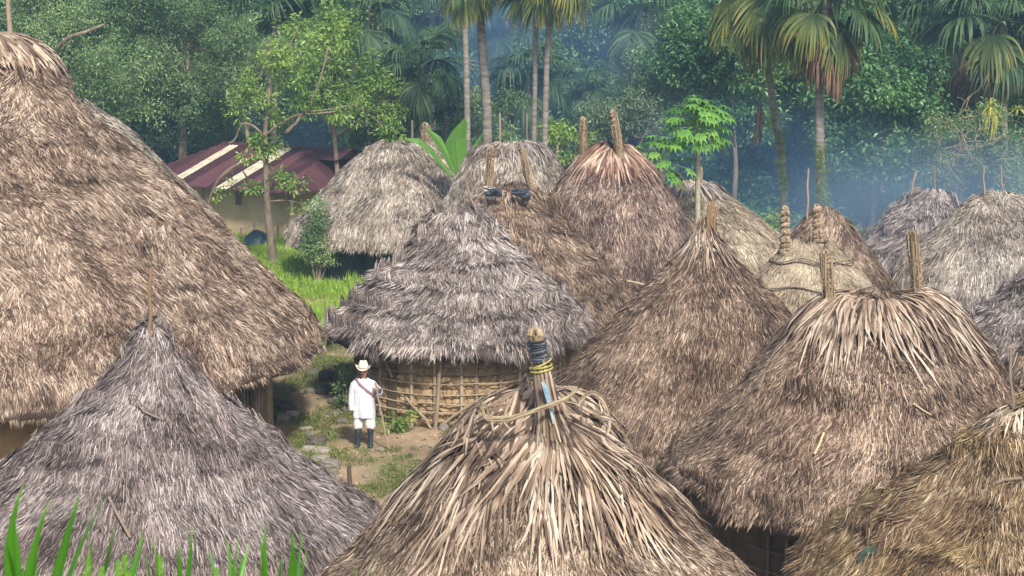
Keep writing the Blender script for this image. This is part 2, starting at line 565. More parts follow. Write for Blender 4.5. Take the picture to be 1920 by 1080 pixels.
class Hut:
    def __init__(s, ax, D, prof, label, pal='brown', style='mid', q0=.3, qend=.45, yaw=0, tier=0.0, tier_p=.42, sag=0.0,
                 lump=.035, ragged=.06, dens=1.0, tscale=1.0, swirl=.30, name='thatched_hut', notch=None, wall='mud',
                 wall_r=.76, seed=0, group='round thatched huts of the village', eave_lean=.0, lump_f=1.2):
        s.ax, s.D, s.pal, s.style, s.seed = ax, D, pal, style, seed * 13.7
        s.c = P(ax, prof[-1][0], D); s.cx = s.c.x
        pts = [(P(ax, y, D).z, hw * D / FPX) for y, hw in prof]
        z = np.array([p[0] for p in pts]); r = np.array([p[1] for p in pts])
        # arc-length parameter
        sl = np.concatenate([[0], np.cumsum(np.hypot(np.diff(z), np.diff(r)))])
        s.len = sl[-1]
        tt = np.linspace(0, 1, 200)
        zz = np.interp(tt * s.len, sl, z); rr = np.interp(tt * s.len, sl, r)
        k = np.ones(15) / 15
        pad = lambda a: np.convolve(np.concatenate([2 * a[0] - a[7:0:-1], a, 2 * a[-1] - a[-2:-9:-1]]), k, 'valid')
        s.zz, s.rr, s.tt = pad(zz), np.maximum(pad(rr), .02), tt
        s.q0, s.qend, s.yaw, s.tier, s.tier_p, s.sag, s.lump, s.ragged = q0, qend, yaw, tier, tier_p, sag, lump, ragged
        s.ze, s.Re, s.zt = float(s.zz[-1]), float(s.rr[-1]), float(s.zz[0])
        s.swirl = swirl; s.notch = notch; s.lump_f = lump_f
        s.gz = ground_z(s.cx, D)
        s.root = empty(name, (s.cx, D, s.gz), label, 'hut', group)
        s.dens, s.tscale = dens, tscale
        s.build_roof()
        if wall: s.build_wall(wall, wall_r)

    def notch_amt(s, phi):
        v = 0
        for (p0, w, h) in (s.notch or []):
            dlt = (phi - p0 + PI) % (2 * PI) - PI
            v += h * math.exp(-(dlt / w) ** 2)
        return v

    def raw(s, t, phi):
        z = float(np.interp(t, s.tt, s.zz)); r = float(np.interp(t, s.tt, s.rr))
        q = s.q0 + (1 - s.q0) * smoothstep(0, s.qend, t)
        if t > 1:
            r += (t - 1) * s.len * .55; z -= (t - 1) * s.len * .8
        off = 0
        if s.tier:
            ph = (t * s.len + .10 * nz(math.cos(phi) * 2, math.sin(phi) * 2, s.seed) * 2 + .06 * nz(phi * 6, t * 3, s.seed)) / s.tier_p
            off += s.tier * ((ph % 1.0) ** 2)
        f = s.lump_f
        c, sn = math.cos(phi), math.sin(phi)
        off += s.lump * (fbm(c * r * f, sn * r * f, z * f + s.seed, 3) + 1.3 * nz(c * r * f * .45 + s.seed, sn * r * f * .45, z * f * .45) * min(1, t * 3))
        drop = .16 * fbm(phi_c(c, s.seed), sn * 2.2, 1.7, 3) * max(0, (t - .72) / .28) ** 2
        z -= drop
        r2 = r + off * .8
        x, y = r2 * c, r2 * q * sn
        z += off * .6
        z += s.sag * (c * c) * (1 - smoothstep(0, .35, t))
        if s.yaw:
            cyw, syw = math.cos(s.yaw), math.sin(s.yaw)
            x, y = x * cyw - y * syw, x * syw + y * cyw
        return Vector((x, y, z - s.gz))

    def frame(s, t, phi):
        e = .012
        p = s.raw(t, phi)
        dt = (s.raw(min(t + e, 1), phi) - s.raw(max(t - e, 0), phi))
        dp = (s.raw(t, phi + .03) - s.raw(t, phi - .03))
        n = dp.cross(dt)
        if n.length < 1e-7: n = Vector((0, 0, 1))
        n.normalize()
        if n.z < -.2: n = -n
        dt.normalize()
        return p, dt, n

    def build_roof(s):
        NT, NP = 40, 96
        V, F, T = [], [], []
        for j in range(NT + 1):
            t = j / NT
            for i in range(NP):
                ph = 2 * PI * i / NP
                tt = t * (1 - .0) if t < .9 else t - (t - .9) * 10 * .1 * s.notch_amt(ph) / max(.3, s.len) * 3
                p = s.raw(tt, ph)
                V.append(p)
        ap = s.raw(0, 0); ap2 = s.raw(0, PI)
        V.append((ap + ap2) / 2 - Vector((0, 0, s.sag)) * .9)
        for j in range(NT):
            for i in range(NP):
                a, b = j * NP + i, j * NP + (i + 1) % NP
                F.append((a, a + NP, b + NP, b))
        top = (NT + 1) * NP
        for i in range(NP):
            F.append((i, (i + 1) % NP, top))
        # underside
        base = len(V)
        for k, (fr, dz) in enumerate([(.985, -.10), (.8, .10), (.45, .55)]):
            for i in range(NP):
                v = V[NT * NP + i]
                V.append(Vector((v.x * fr, v.y * fr, v.z + dz)))
        prev = NT * NP
        for k in range(3):
            for i in range(NP):
                a, b = i, (i + 1) % NP
                F.append((prev + a, base + k * NP + a, base + k * NP + b, prev + b))
            prev = base + k * NP
        me = mesh('roof', V, F, MAT_S[s.pal], [.12] * len(V), smooth=True)
        s.roof = ob('roof', me, s.root)
        # straw tufts
        area = .115 * s.tscale ** 2
        pts, rots, scl, tint = [], [], [], []
        rows = max(8, int(s.len / (.16 * s.tscale) * s.dens ** .5))
        for j in range(rows + 1):
            t0 = (j + .3) / rows
            r = float(np.interp(min(t0, 1), s.tt, s.rr))
            n = max(10, int(2 * PI * r / (.185 * s.tscale) * s.dens ** .5))
            for i in range(n):
                phi = 2 * PI * (i + random.random()) / n
                t = t0 + random.uniform(-.6, .6) / rows
                t = min(1.0 - .25 * s.tscale / s.len, max(.0, t))
                na = s.notch_amt(phi)
                if na > 0 and t > 1 - na / s.len: continue
                p, dn, nn = s.frame(t, phi)
                wx = s.root.location
                sw = s.swirl * fbm(p.x * .7 + s.seed, p.y * .7, p.z * .9, 3) * 1.6 + random.gauss(0, .08)
                side = nn.cross(dn).normalized()
                dn2 = (dn * math.cos(sw) + side * math.sin(sw)).normalized()
                if t > 1 - .36 * s.tscale / s.len and s.ragged:
                    dn2 = (dn2 + Vector((0, 0, -1)) * random.uniform(.1, .9)).normalized()
                    nn = (nn - dn2 * nn.dot(dn2)).normalized()
                side = nn.cross(dn2).normalized()
                M = Matrix((dn2, side, nn)).transposed()
                e = M.to_euler()
                k = s.tscale * random.uniform(.8, 1.25)
                if t < .12: k *= .75
                if t > 1 - .30 * s.tscale / s.len: k *= random.uniform(.7, 1.25)
                pts.append(p + nn * random.uniform(0, .022) * s.tscale); rots.append(e); scl.append((k, k, k * random.uniform(.5, 1.35)))
                tint.append(min(1, max(0, .5 + .5 * fbm(p.x * 1.6, p.y * 1.6, p.z * 2.2 + s.seed, 3) + random.gauss(0, .16))))
        # ragged fringe: loose strands hanging in uneven clumps from the eave
        nf = int(2 * PI * s.Re / .055)
        for i in range(nf):
            phi = 2 * PI * (i + random.random()) / nf
            cl = fbm(math.cos(phi) * s.Re * 1.6, math.sin(phi) * s.Re * 1.6, s.seed + 3, 3)
            if cl < -.05 + .25 * random.random() or s.notch_amt(phi) > .12: continue
            p, dn, nn = s.frame(1 - .12 / s.len, phi)
            dn2 = (dn * .35 + Vector((random.gauss(0, .12), random.gauss(0, .12), -1))).normalized()
            nn2 = (nn - dn2 * nn.dot(dn2)).normalized(); side = nn2.cross(dn2)
            k = (.45 + .75 * max(0, cl) + .3 * random.random()) * (1.25 if s.style == 'shaggy' else .9)
            pts.append(p); rots.append(Matrix((dn2, side, nn2)).transposed().to_euler()); scl.append((k, k * .35, k * .8)); tint.append(random.random())
        o = scatter('thatch_straw', s.pal + '_' + s.style, tufts(s.pal, s.style), pts, [tuple(e) for e in rots], scl, s.roof, tint)

    def build_wall(s, kind, wr):
        R0 = s.Re * wr; s.Rw = R0
        h = s.ze - s.gz + .45
        V, F = [], []
        NP = 72
        zs = [-.25, 0, h * .33, h * .66, h]
        for z in zs:
            for i in range(NP):
                a = 2 * PI * i / NP
                rr = R0 * (1 + .012 * nz(a * 5, z * 2, s.seed))
                V.append((rr * math.cos(a), rr * math.sin(a), z))
        for j in range(len(zs) - 1):
            for i in range(NP):
                a, b = j * NP + i, j * NP + (i + 1) % NP
                F.append((a, b, b + NP, a + NP))
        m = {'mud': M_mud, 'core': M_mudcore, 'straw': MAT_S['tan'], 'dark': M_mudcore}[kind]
        s.wall = ob('wall', mesh('wall', V, F, m, [.4] * len(V), smooth=True), s.root)

    def leaf(s, t0, phi, L, spread, k, w=.03, mat='tan', lift=.03, name='palm_leaf', tw=0.0, curl=.04, segs=5):
        """a dry palm leaf laid over the roof: k narrow segments fanning from (t0, phi)"""
        mb = MB()
        for q in range(k):
            f = (q / (k - 1) - .5) * 2 if k > 1 else 0
            ll = L * (1 - .25 * abs(f)) * random.uniform(.8, 1.12)
            pts, sides, ws = [], [], []
            lf = lift + random.uniform(-.012, .02)
            p0, dn0, n0 = s.frame(max(t0, .0), phi)
            sd0 = n0.cross(dn0).normalized()
            jit = random.gauss(0, .05)
            for g in range(segs):
                u = g / (segs - 1)
                t = t0 + ll * u / s.len
                r = max(.25, float(np.interp(min(1, max(0, t)), s.tt, s.rr)))
                ph = phi + (spread * f * u ** .9 * ll * .5 + tw * u * ll + jit * u) / max(r, .3) + .02 * f
                if t > 1: break
                p, dn, nn = s.frame(max(0, t), ph)
                if t < 0: p = p - dn * (-t) * s.len
                pts.append(p + nn * (lf + .03 * math.sin(u * PI) + curl * u ** 3 * random.random()))
                sd_ = nn.cross(dn).normalized(); roll = random.gauss(0, .25)
                sides.append((sd_ * math.cos(roll) + nn * math.sin(roll)).normalized())
                ws.append(w * (.45 + .55 * math.sin(min(1, u * 1.8 + .12) * PI / 2)) * (1 if u < .75 else (1 - (u - .75) / .25 * .85)))
            if len(pts) > 1: mb.ribbon(pts, ws, sides, random.random() ** .9)
        return mb.ob(name, MAT_L[mat], s.roof)

    def local(s, v):
        return Vector(v) - s.root.location

    def post(s, p_base, p_top, r=.055, style='wrap', mat=None, name='ridge_post', tipmat=None):
        a, b = s.local(p_base), s.local(p_top)
        a = a - (b - a).normalized() * .25
        return wrapped_post(a, b, r, style, s.root, mat)


def wrapped_post(a, b, r, style, parent, mat=None):
    n = 9
    L = (b - a).length
    side = (b - a).cross(Vector((0, 1, 0))).normalized()
    pts = [a.lerp(b, i / n) + side * (.012 * math.sin(i * 1.3 + a.x)) for i in range(n + 1)]
    mb = MB()
    if style == 'stick':
        mb.tube(pts, [r * (1 - .25 * i / n) for i in range(n + 1)], 7, .6, .08)
        return mb.ob('ridge_post', mat or M_pole, parent)
    rr = [r * (1.12 - .3 * i / n) for i in range(n + 1)]
    mb.tube(pts, rr, 9, .5, .12)
    o = mb.ob('ridge_post', mat or M_rope, parent)
    wb = MB()
    dirn = (b - a).normalized()
    if style in ('wrap', 'coil'):
        s0 = .0 if style == 'wrap' else .1
        m = int(L / (.052 if style == 'wrap' else .085))
        for i in range(m):
            f = s0 + (1 - s0) * (i + .5) / m
            c = a.lerp(b, f); rad = r * (1.12 - .3 * f) * 1.0
            ax = side; ay = dirn.cross(side).normalized()
            tilt = random.gauss(0, .42 if style == 'wrap' else .16); c = c + dirn * random.gauss(0, .03)
            ring = []
            for q in range(11):
                an = 2 * PI * q / 10
                ring.append(c + ax * math.cos(an) * rad + ay * math.sin(an) * rad + dirn * (tilt * math.cos(an) * rad + .02 * q / 10))
            wb.tube(ring, (.021 if style == 'wrap' else .046) * random.uniform(.8, 1.2), 6, random.uniform(.2, .8), .2, False)
        if style == 'wrap':       # frayed fibres running lengthways
            for i in range(60):
                an = random.uniform(0, 2 * PI); f0 = random.uniform(0, .7); f1 = min(1.02, f0 + random.uniform(.2, .5))
                ax = side; ay = dirn.cross(side).normalized()
                q0 = a.lerp(b, f0) + (ax * math.cos(an) + ay * math.sin(an)) * r * 1.22
                q1 = a.lerp(b, f1) + (ax * math.cos(an + .3) + ay * math.sin(an + .3)) * r * 1.25
                wb.tube([q0, (q0 + q1) / 2 + ax * random.gauss(0, .006), q1], .010, 4, random.random())
    # knotted tip
    c = b
    for i in range(5):
        an = i * 1.3
        ring = [c + Vector((math.cos(an) * math.cos(q / 8 * 2 * PI), math.sin(an) * math.cos(q / 8 * 2 * PI), math.sin(q / 8 * 2 * PI))) * r * .8 for q in range(9)]
        wb.tube(ring, .02, 5, random.random(), .2, False)
    wb.ob('rope_wrap', M_rope, o)
    return o


def band(h, t, w=.025, phi0=0, phi1=2 * PI, mat=None, name='binding_rope', wob=.05, lift=.05, n=48, strands=2):
    """a rope or cane tied around the roof at course t"""
    mb = MB()
    for s_ in range(strands):
        pts = []
        off = random.uniform(-.02, .02)
        for i in range(n + 1):
            ph = phi0 + (phi1 - phi0) * i / n
            p, dn, nn = h.frame(min(1, max(0, t + off + wob * nz(ph * 1.5, s_ * 3 + h.seed) / h.len)), ph)
            pts.append(p + nn * (lift + .012 * s_))
        mb.tube(pts, w, 5, random.random(), .15)
    return mb.ob(name, mat or M_rope, h.roof)


def cap_leaves(h, n, t=(0, .08), L=(.7, 1.1), spread=.9, k=6, w=.035, mat='tan', phi=(0, 2 * PI), lift=.04, curl=.05, tw=.2):
    for i in range(n):
        ph = phi[0] + (phi[1] - phi[0]) * (i + random.random()) / n
        h.leaf(random.uniform(*t), ph, random.uniform(*L), spread * random.uniform(.6, 1.3), k, w * random.uniform(.75, 1.25), mat, lift + random.uniform(0, .035), curl=curl, tw=random.gauss(0, tw))


def on_roof(h, px, py, guess_t=.3):
    """nearest visible roof point (in hut space) under the pixel"""
    best, bd = None, 1e9
    cand = [(t, ph) for t in np.linspace(0, 1, 50) for ph in np.linspace(-PI, 0, 60)]
    org = h.root.location
    for rnd in range(2):
        for t, ph in cand:
            p, dn, nn = h.frame(t, ph)
            w = p + org
            q = w - cam.location
            zc = q.y * cp_ - q.z * sp_
            u = q.x / zc * FPX + 960; v = 540 - (q.y * sp_ + q.z * cp_) / zc * FPX
            dd = (u - px) ** 2 + (v - py) ** 2
            if dd < bd and (nn.dot(q) < 0 or rnd == 0): bd, best = dd, (t, ph)
        t0, p0 = best
        cand = [(min(1, max(0, t0 + a)), p0 + b) for a in np.linspace(-.03, .03, 13) for b in np.linspace(-.08, .08, 13)]
    return best


# A: the big ceremonial house
hA = Hut(-22, 35.8, [(70, 30), (80, 95), (100, 128), (135, 152), (200, 190), (260, 262), (330, 332), (420, 428), (520, 520), (600, 598), (635, 632), (655, 640)],
         'largest thatched hut, brown straw roof filling the upper left with long leaves over its top', 'brown', 'coarse', q0=.5, tier=.03, tier_p=.8, lump=.06, tscale=1.15, swirl=.55,
         name='ceremonial_hut', wall='mud', wall_r=.84, seed=1, lump_f=.7)
cap_leaves(hA, 120, (.0, .05), (.9, 1.5), .45, 6, .07, 'tan', lift=.06, curl=.1)
cap_leaves(hA, 50, (.06, .12), (.6, 1.0), .45, 5, .055, 'tan', lift=.05, curl=.1)
hA.post(P(18, 80, 35.8), P(15, -40, 35.8), .05, 'stick')
# straw-clad part of its wall and the dark doorway
mb = MB()
for i in range(150):
    a = R(-52) + R(44) * i / 150
    rr = hA.Re * .84 + random.uniform(.03, .09)
    c, sn = math.cos(a), math.sin(a)
    b0 = Vector((rr * c, rr * sn, -.1)); b1 = Vector((rr * c * 1.0, rr * sn, hA.ze - hA.gz + .15))
    side = Vector((-sn, c, 0))
    mb.ribbon([b1, (b0 + b1) / 2 + side * random.gauss(0, .02), b0 + side * random.gauss(0, .03)], [.05, .06, .03], side, random.random())
o = mb.ob('straw_cladding', MAT_S['tan'], hA.wall)
o['kind'] = 'stuff'
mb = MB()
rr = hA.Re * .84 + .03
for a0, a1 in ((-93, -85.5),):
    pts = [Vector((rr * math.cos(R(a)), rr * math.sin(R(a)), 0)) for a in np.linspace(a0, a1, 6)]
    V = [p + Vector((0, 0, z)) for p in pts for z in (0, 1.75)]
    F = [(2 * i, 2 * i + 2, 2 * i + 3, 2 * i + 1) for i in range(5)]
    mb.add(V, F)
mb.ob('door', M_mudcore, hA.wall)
mb = MB()
for a in (-93.3, -85.2):
    p = Vector((rr * math.cos(R(a)), rr * math.sin(R(a)), 0)) * 1.006
    mb = MB(); mb.tube([p, p + Vector((0, 0, 1.9))], .05, 7, .4, .1); mb.ob('door_post', M_wood, hA.wall)

# B: grey hut, front left
hB = Hut(292, 25.3, [(607, 6), (625, 30), (650, 36), (690, 62), (740, 112), (800, 190), (860, 264), (920, 345), (970, 412), (1015, 470)],
         'grey thatched hut with a pointed top and single thin stick, behind the green sword leaves', 'grey', 'fine', q0=.9, tier=.042, tier_p=.46, lump=.05, tscale=.98, swirl=.26, seed=2, dens=1.25, sag=0)
hB.post(P(281, 612, 25.1), P(281, 503, 25.1), .030, 'stick', M_stick)
cap_leaves(hB, 26, (.0, .02), (.30, .5), .5, 5, .020, 'grey', lift=.02, curl=.02)
# a twist of vine and a twig lying on it
def path_on(h, pix, lift=.04):
    out = []
    for px, py in pix:
        t, ph = on_roof(h, px, py)
        p, dn, nn = h.frame(t, ph)
        out.append(p + nn * lift + h.root.location)
    return out


def loose(name, pts, rad, mat, label, cat, seg=6, extra=None):
    c = pts[0]
    mb = MB(); mb.tube([p - c for p in pts], rad, seg, .6, .1)
    for e in (extra or []): mb.tube([p - c for p in e], [rad[0] * .7 if isinstance(rad, list) else rad * .7] * len(e), seg, .3, .1)
    o = mb.ob(name, mat, None, loc=c)
    return tag(o, label, cat)


vb = path_on(hB, [(250, 745), (247, 757), (262, 765), (272, 778), (290, 790), (310, 795)])
vb2 = path_on(hB, [(245, 752), (256, 752), (268, 768), (285, 778), (300, 788)], .06)
loose('dry_vine', [v + Vector((0, -.06, .05)) for v in vb], .013, M_wood, 'twisted dry vine lying on the grey roof of the pointed hut', 'vine', extra=[[v + Vector((0, -.06, .05)) for v in vb2]])
loose('twig', path_on(hB, [(206, 942), (224, 975), (243, 1018)], .10), .018, M_wood, 'short bare twig on the lower part of the grey pointed hut roof', 'twig')

# C: centre foreground hut with a big leaf cap
hC = Hut(1003, 19.3, [(738, 22), (750, 56), (766, 86), (790, 112), (820, 140), (860, 180), (920, 238), (1000, 320), (1080, 405), (1160, 490), (1250, 580)],
         'nearest thatched hut at bottom centre, its top capped by broad dry palm leaves', 'tan', 'coarse', q0=.45, qend=.4, tier=.02, lump=.045, tscale=.78, swirl=.30, seed=3, dens=1.3, sag=.02)
cap_leaves(hC, 110, (.12, .34), (.7, 1.25), .45, 6, .024, 'tan', lift=.025, curl=.06)
cap_leaves(hC, 110, (.02, .12), (.55, .95), .55, 7, .034, 'tan', lift=.045, curl=.08)
cap_leaves(hC, 50, (.0, .05), (.5, .9), .5, 7, .040, 'tan', lift=.05, curl=.06)
tC, pC = on_roof(hC, 1037, 792)
for i in range(26):
    hC.leaf(tC + random.gauss(0, .006), pC + random.gauss(0, .01), random.uniform(.7, 1.15), .35, 7, .034, 'tan', .085 + .002 * i, tw=(i % 13 - 6) / 6 * 1.25 + random.gauss(0, .06), curl=.05, segs=7)
cap_leaves(hC, 14, (.05, .12), (.5, .8), 1.3, 9, .040, 'tan', phi=(R(-115), R(-55)), lift=.09, curl=.03)
cap_leaves(hC, 34, (.02, .16), (.4, .8), .5, 5, .032, 'tan', lift=.09, curl=.06, tw=1.0)

# D: wattle hut behind the man
hD = Hut(862, 38.8, [(398, 42), (408, 50), (430, 70), (480, 108), (520, 152), (560, 200), (592, 230), (614, 243), (625, 241)],
         'grey shaggy hut with a mud and cane wall, beside the standing man', 'greybr', 'shaggy', q0=.35, tier=.075, tier_p=.62, lump=.07, tscale=.98, swirl=.34, seed=4, dens=1.2, sag=.03,
         notch=[(R(-126), .035, .42), (R(-96), .05, .16), (R(-118), .12, .10)], wall='mud', wall_r=.80, lump_f=1.6)
hD.post(P(822, 405, 38.7), P(783, 325, 38.4), .028, 'stick', M_pole)
hD.post(P(895, 405, 38.7), P(870, 335, 38.4), .026, 'stick', M_pole)
cap_leaves(hD, 40, (.0, .03), (.25, .5), .8, 5, .022, 'grey', lift=.03, curl=.06)

# E: hut behind D with plastic on its ridge
hE = Hut(958, 42.4, [(356, 40), (368, 58), (395, 76), (430, 112), (470, 152), (520, 198), (565, 226), (602, 234), (618, 230)],
         'browner shaggy hut with black plastic scraps on its ridge and two upright wrapped posts', 'dark', 'shaggy', q0=.4, tier=.06, tier_p=.6, lump=.06, tscale=.95, swirl=.30, seed=5, wall='mud', wall_r=.78)
hE.post(P(917, 362, 42.3), P(920, 278, 42.3), .070, 'wrap')
hE.post(P(995, 352, 42.3), P(978, 280, 42.3), .062, 'wrap')
cap_leaves(hE, 34, (.0, .04), (.25, .5), .7, 5, .028, 'tan', lift=.04, curl=.06)

# F: left back hut, G: middle back, H: brown
hF = Hut(744, 57.0, [(270, 28), (276, 52), (288, 66), (304, 84), (325, 106), (352, 130), (380, 156), (405, 184), (432, 206), (446, 207)],
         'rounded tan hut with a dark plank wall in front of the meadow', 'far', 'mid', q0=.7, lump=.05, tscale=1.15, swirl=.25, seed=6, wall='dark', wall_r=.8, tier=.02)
hF2 = Hut(803, 60.5, [(262, 8), (280, 30), (310, 58), (345, 85), (400, 130), (440, 160)],
          'half hidden hut with a short fibre spire, behind the rounded tan hut', 'far', 'mid', q0=.9, lump=.04, tscale=1.1, seed=7, wall='mud')
hF2.post(P(800, 275, 60.4), P(797, 236, 60.4), .13, 'wrap')
hG = Hut(957, 50.5, [(270, 38), (277, 62), (300, 85), (335, 102), (380, 125), (430, 165), (470, 185)],
         'domed tan hut whose straw is pale at the middle, behind two wrapped posts', 'far', 'mid', q0=.6, lump=.05, tscale=1.1, seed=8, swirl=.3)
cap_leaves(hG, 46, (.0, .10), (.5, .9), .7, 5, .03, 'grey', lift=.04, curl=.06)
hH = Hut(1146, 46.3, [(276, 20), (290, 40), (320, 74), (345, 98), (400, 134), (450, 164), (500, 196), (530, 216), (545, 214)],
         'reddish brown hut with a cap of long pale leaves and two posts', 'red', 'mid', q0=.45, lump=.045, tscale=1.05, seed=9, swirl=.18, sag=.08)
cap_leaves(hH, 84, (.0, .07), (.9, 1.35), .40, 6, .036, 'red', lift=.04, curl=.06, tw=.10)
hH.post(P(1096, 300, 46.2), P(1093, 224, 46.2), .075, 'wrap')
hH.post(P(1162, 285, 46.0), P(1149, 212, 46.0), .080, 'wrap')

# I: cone with sticks
hI = Hut(1318, 30.9, [(425, 8), (440, 14), (460, 26), (485, 48), (520, 86), (560, 135), (600, 168), (650, 215), (700, 256), (760, 302), (800, 330), (815, 328)],
         'brown conical hut with a bundle of thin sticks at its tip', 'dark', 'mid', q0=.9, lump=.05, tscale=.95, seed=10, swirl=.35, dens=1.2)
for (x0, x1, y1) in ((1333, 1336, 363), (1338, 1342, 388), (1328, 1329, 385), (1330, 1337, 376)):
    hI.post(P(x0, 448, 30.8), P(x1, y1, 30.8),   .030, 'stick', M_stick)
cap_leaves(hI, 46, (.0, .05), (.5, .9), .5, 6, .020, 'tan', lift=.03, curl=.04)

# J: right front with two posts and saddle ridge
hJ = Hut(1640, 27.3, [(566, 60), (574, 112), (600, 148), (650, 200), (720, 250), (780, 305), (840, 360), (880, 400), (905, 402)],
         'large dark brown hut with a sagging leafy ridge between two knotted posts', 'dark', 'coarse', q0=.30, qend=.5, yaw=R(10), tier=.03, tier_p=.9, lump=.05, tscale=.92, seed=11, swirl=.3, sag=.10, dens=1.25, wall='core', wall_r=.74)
cap_leaves(hJ, 120, (.0, .10), (.85, 1.45), .45, 7, .032, 'tan', lift=.04, curl=.07)
cap_leaves(hJ, 70, (.0, .04), (.6, 1.2), .5, 6, .034, 'tan', lift=.07, curl=.07)
hJ.post(P(1556, 590, 27.1), P(1548, 476, 27.1), .066, 'wrap')
hJ.post(P(1724, 560, 27.4), P(1709, 440, 27.4), .066, 'wrap')

# K: mossy hut bottom right
hK = Hut(1903, 23.0, [(762, 8), (775, 30), (810, 78), (850, 125), (900, 190), (960, 278), (1010, 350), (1060, 412), (1085, 428), (1100, 424)],
         'mossy golden brown hut cut off by the bottom right corner', 'moss', 'fine', q0=.9, tier=.045, tier_p=.5, lump=.06, tscale=1.0, seed=12, swirl=.45, dens=1.25, lump_f=1.5)
hK.post(P(1900, 790, 22.9), P(1893, 652, 22.9), .022, 'stick', M_wood)
cap_leaves(hK, 40, (.0, .06), (.35, .6), .5, 6, .022, 'tan', lift=.03, curl=.04)

# L..R
hL = Hut(1517, 39.0, [(462, 46), (470, 55), (500, 85), (540, 120), (580, 155), (630, 205), (650, 208)],
         'small pale straw hut tied round with two cords and topped by coiled posts', 'pale', 'fine', q0=.5, lump=.02, tscale=.85, seed=13, swirl=.3)
hL.post(P(1472, 468, 38.9), P(1472, 392, 38.9), .075, 'coil')
hL.post(P(1535, 462, 38.9), P(1531, 388, 38.9), .070, 'coil')
band(hL, .15, .011, strands=3, lift=.03, mat=M_wood, wob=.12); band(hL, .38, .011, strands=4, lift=.03, mat=M_wood, wob=.15)
hM = Hut(1543, 46.0, [(396, 20), (408, 34), (440, 60), (480, 90), (520, 122), (555, 148), (565, 147)],
         'small dark brown hut showing behind the tied pale hut', 'dark', 'mid', q0=.7, lump=.05, tscale=1.0, seed=14, swirl=.3)
hM.post(P(1514, 405, 45.9), P(1515, 316, 45.9), .03, 'stick', M_pole)
hN = Hut(1737, 50.0, [(364, 30), (372, 42), (410, 78), (450, 112), (490, 145), (520, 160)],
         'grey hut in the smoke with two bare sticks, left of the pair', 'greybr', 'mid', q0=.5, lump=.06, tscale=1.1, seed=15, swirl=.3, tier=.05)
hN.post(P(1706, 372, 49.9), P(1718, 320, 49.9), .035, 'stick', M_pole)
hN.post(P(1753, 370, 49.9), P(1752, 313, 49.9), .022, 'stick', M_wood)
hO = Hut(1868, 46.3, [(367, 32), (376, 55), (410, 92), (450, 135), (500, 180), (540, 205), (552, 203)],
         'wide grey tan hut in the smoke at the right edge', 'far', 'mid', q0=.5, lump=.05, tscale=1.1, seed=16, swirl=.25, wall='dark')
hO.post(P(1846, 376, 46.2), P(1844, 312, 46.2), .026, 'stick', M_pole)
hO.post(P(1882, 376, 46.2), P(1876, 310, 46.2), .022, 'stick', M_pole)
hP = Hut(2010, 38.0, [(450, 20), (480, 55), (520, 98), (560, 138), (600, 178), (640, 200), (655, 198)],
         'dark grey hut half cut off by the right edge', 'greybr', 'shaggy', q0=.7, lump=.06, tscale=1.0, seed=17, swirl=.3, tier=.05)
hQ = Hut(1300, 51.0, [(343, 22), (352, 40), (380, 80), (420, 132), (450, 170), (480, 205), (490, 203)],
         'pale tan hut behind the papaya trunk', 'pale', 'mid', q0=.6, lump=.04, tscale=1.1, seed=18, swirl=.25)
cap_leaves(hQ, 40, (.0, .05), (.6, 1.0), .5, 5, .03, 'grey', lift=.04)
hQ.post(P(1312, 352, 50.9), P(1313, 315, 50.9), .05, 'wrap')
hR = Hut(1968, 31.0, [(615, 12), (640, 40), (680, 62), (710, 76), (718, 76)],
         'sliver of a small tan hut at the right edge above the mossy roof', 'tan', 'mid', q0=.8, lump=.03, tscale=.9, seed=19, group=None)
hS = Hut(150, 47.0, [(197, 30), (212, 45), (240, 85), (280, 125), (330, 175), (380, 225), (430, 265)],
         'hut mostly hidden behind the largest roof, only ragged straw tips showing', 'far', 'shaggy', q0=.7, lump=.08, tscale=1.2, seed=20, swirl=.5)

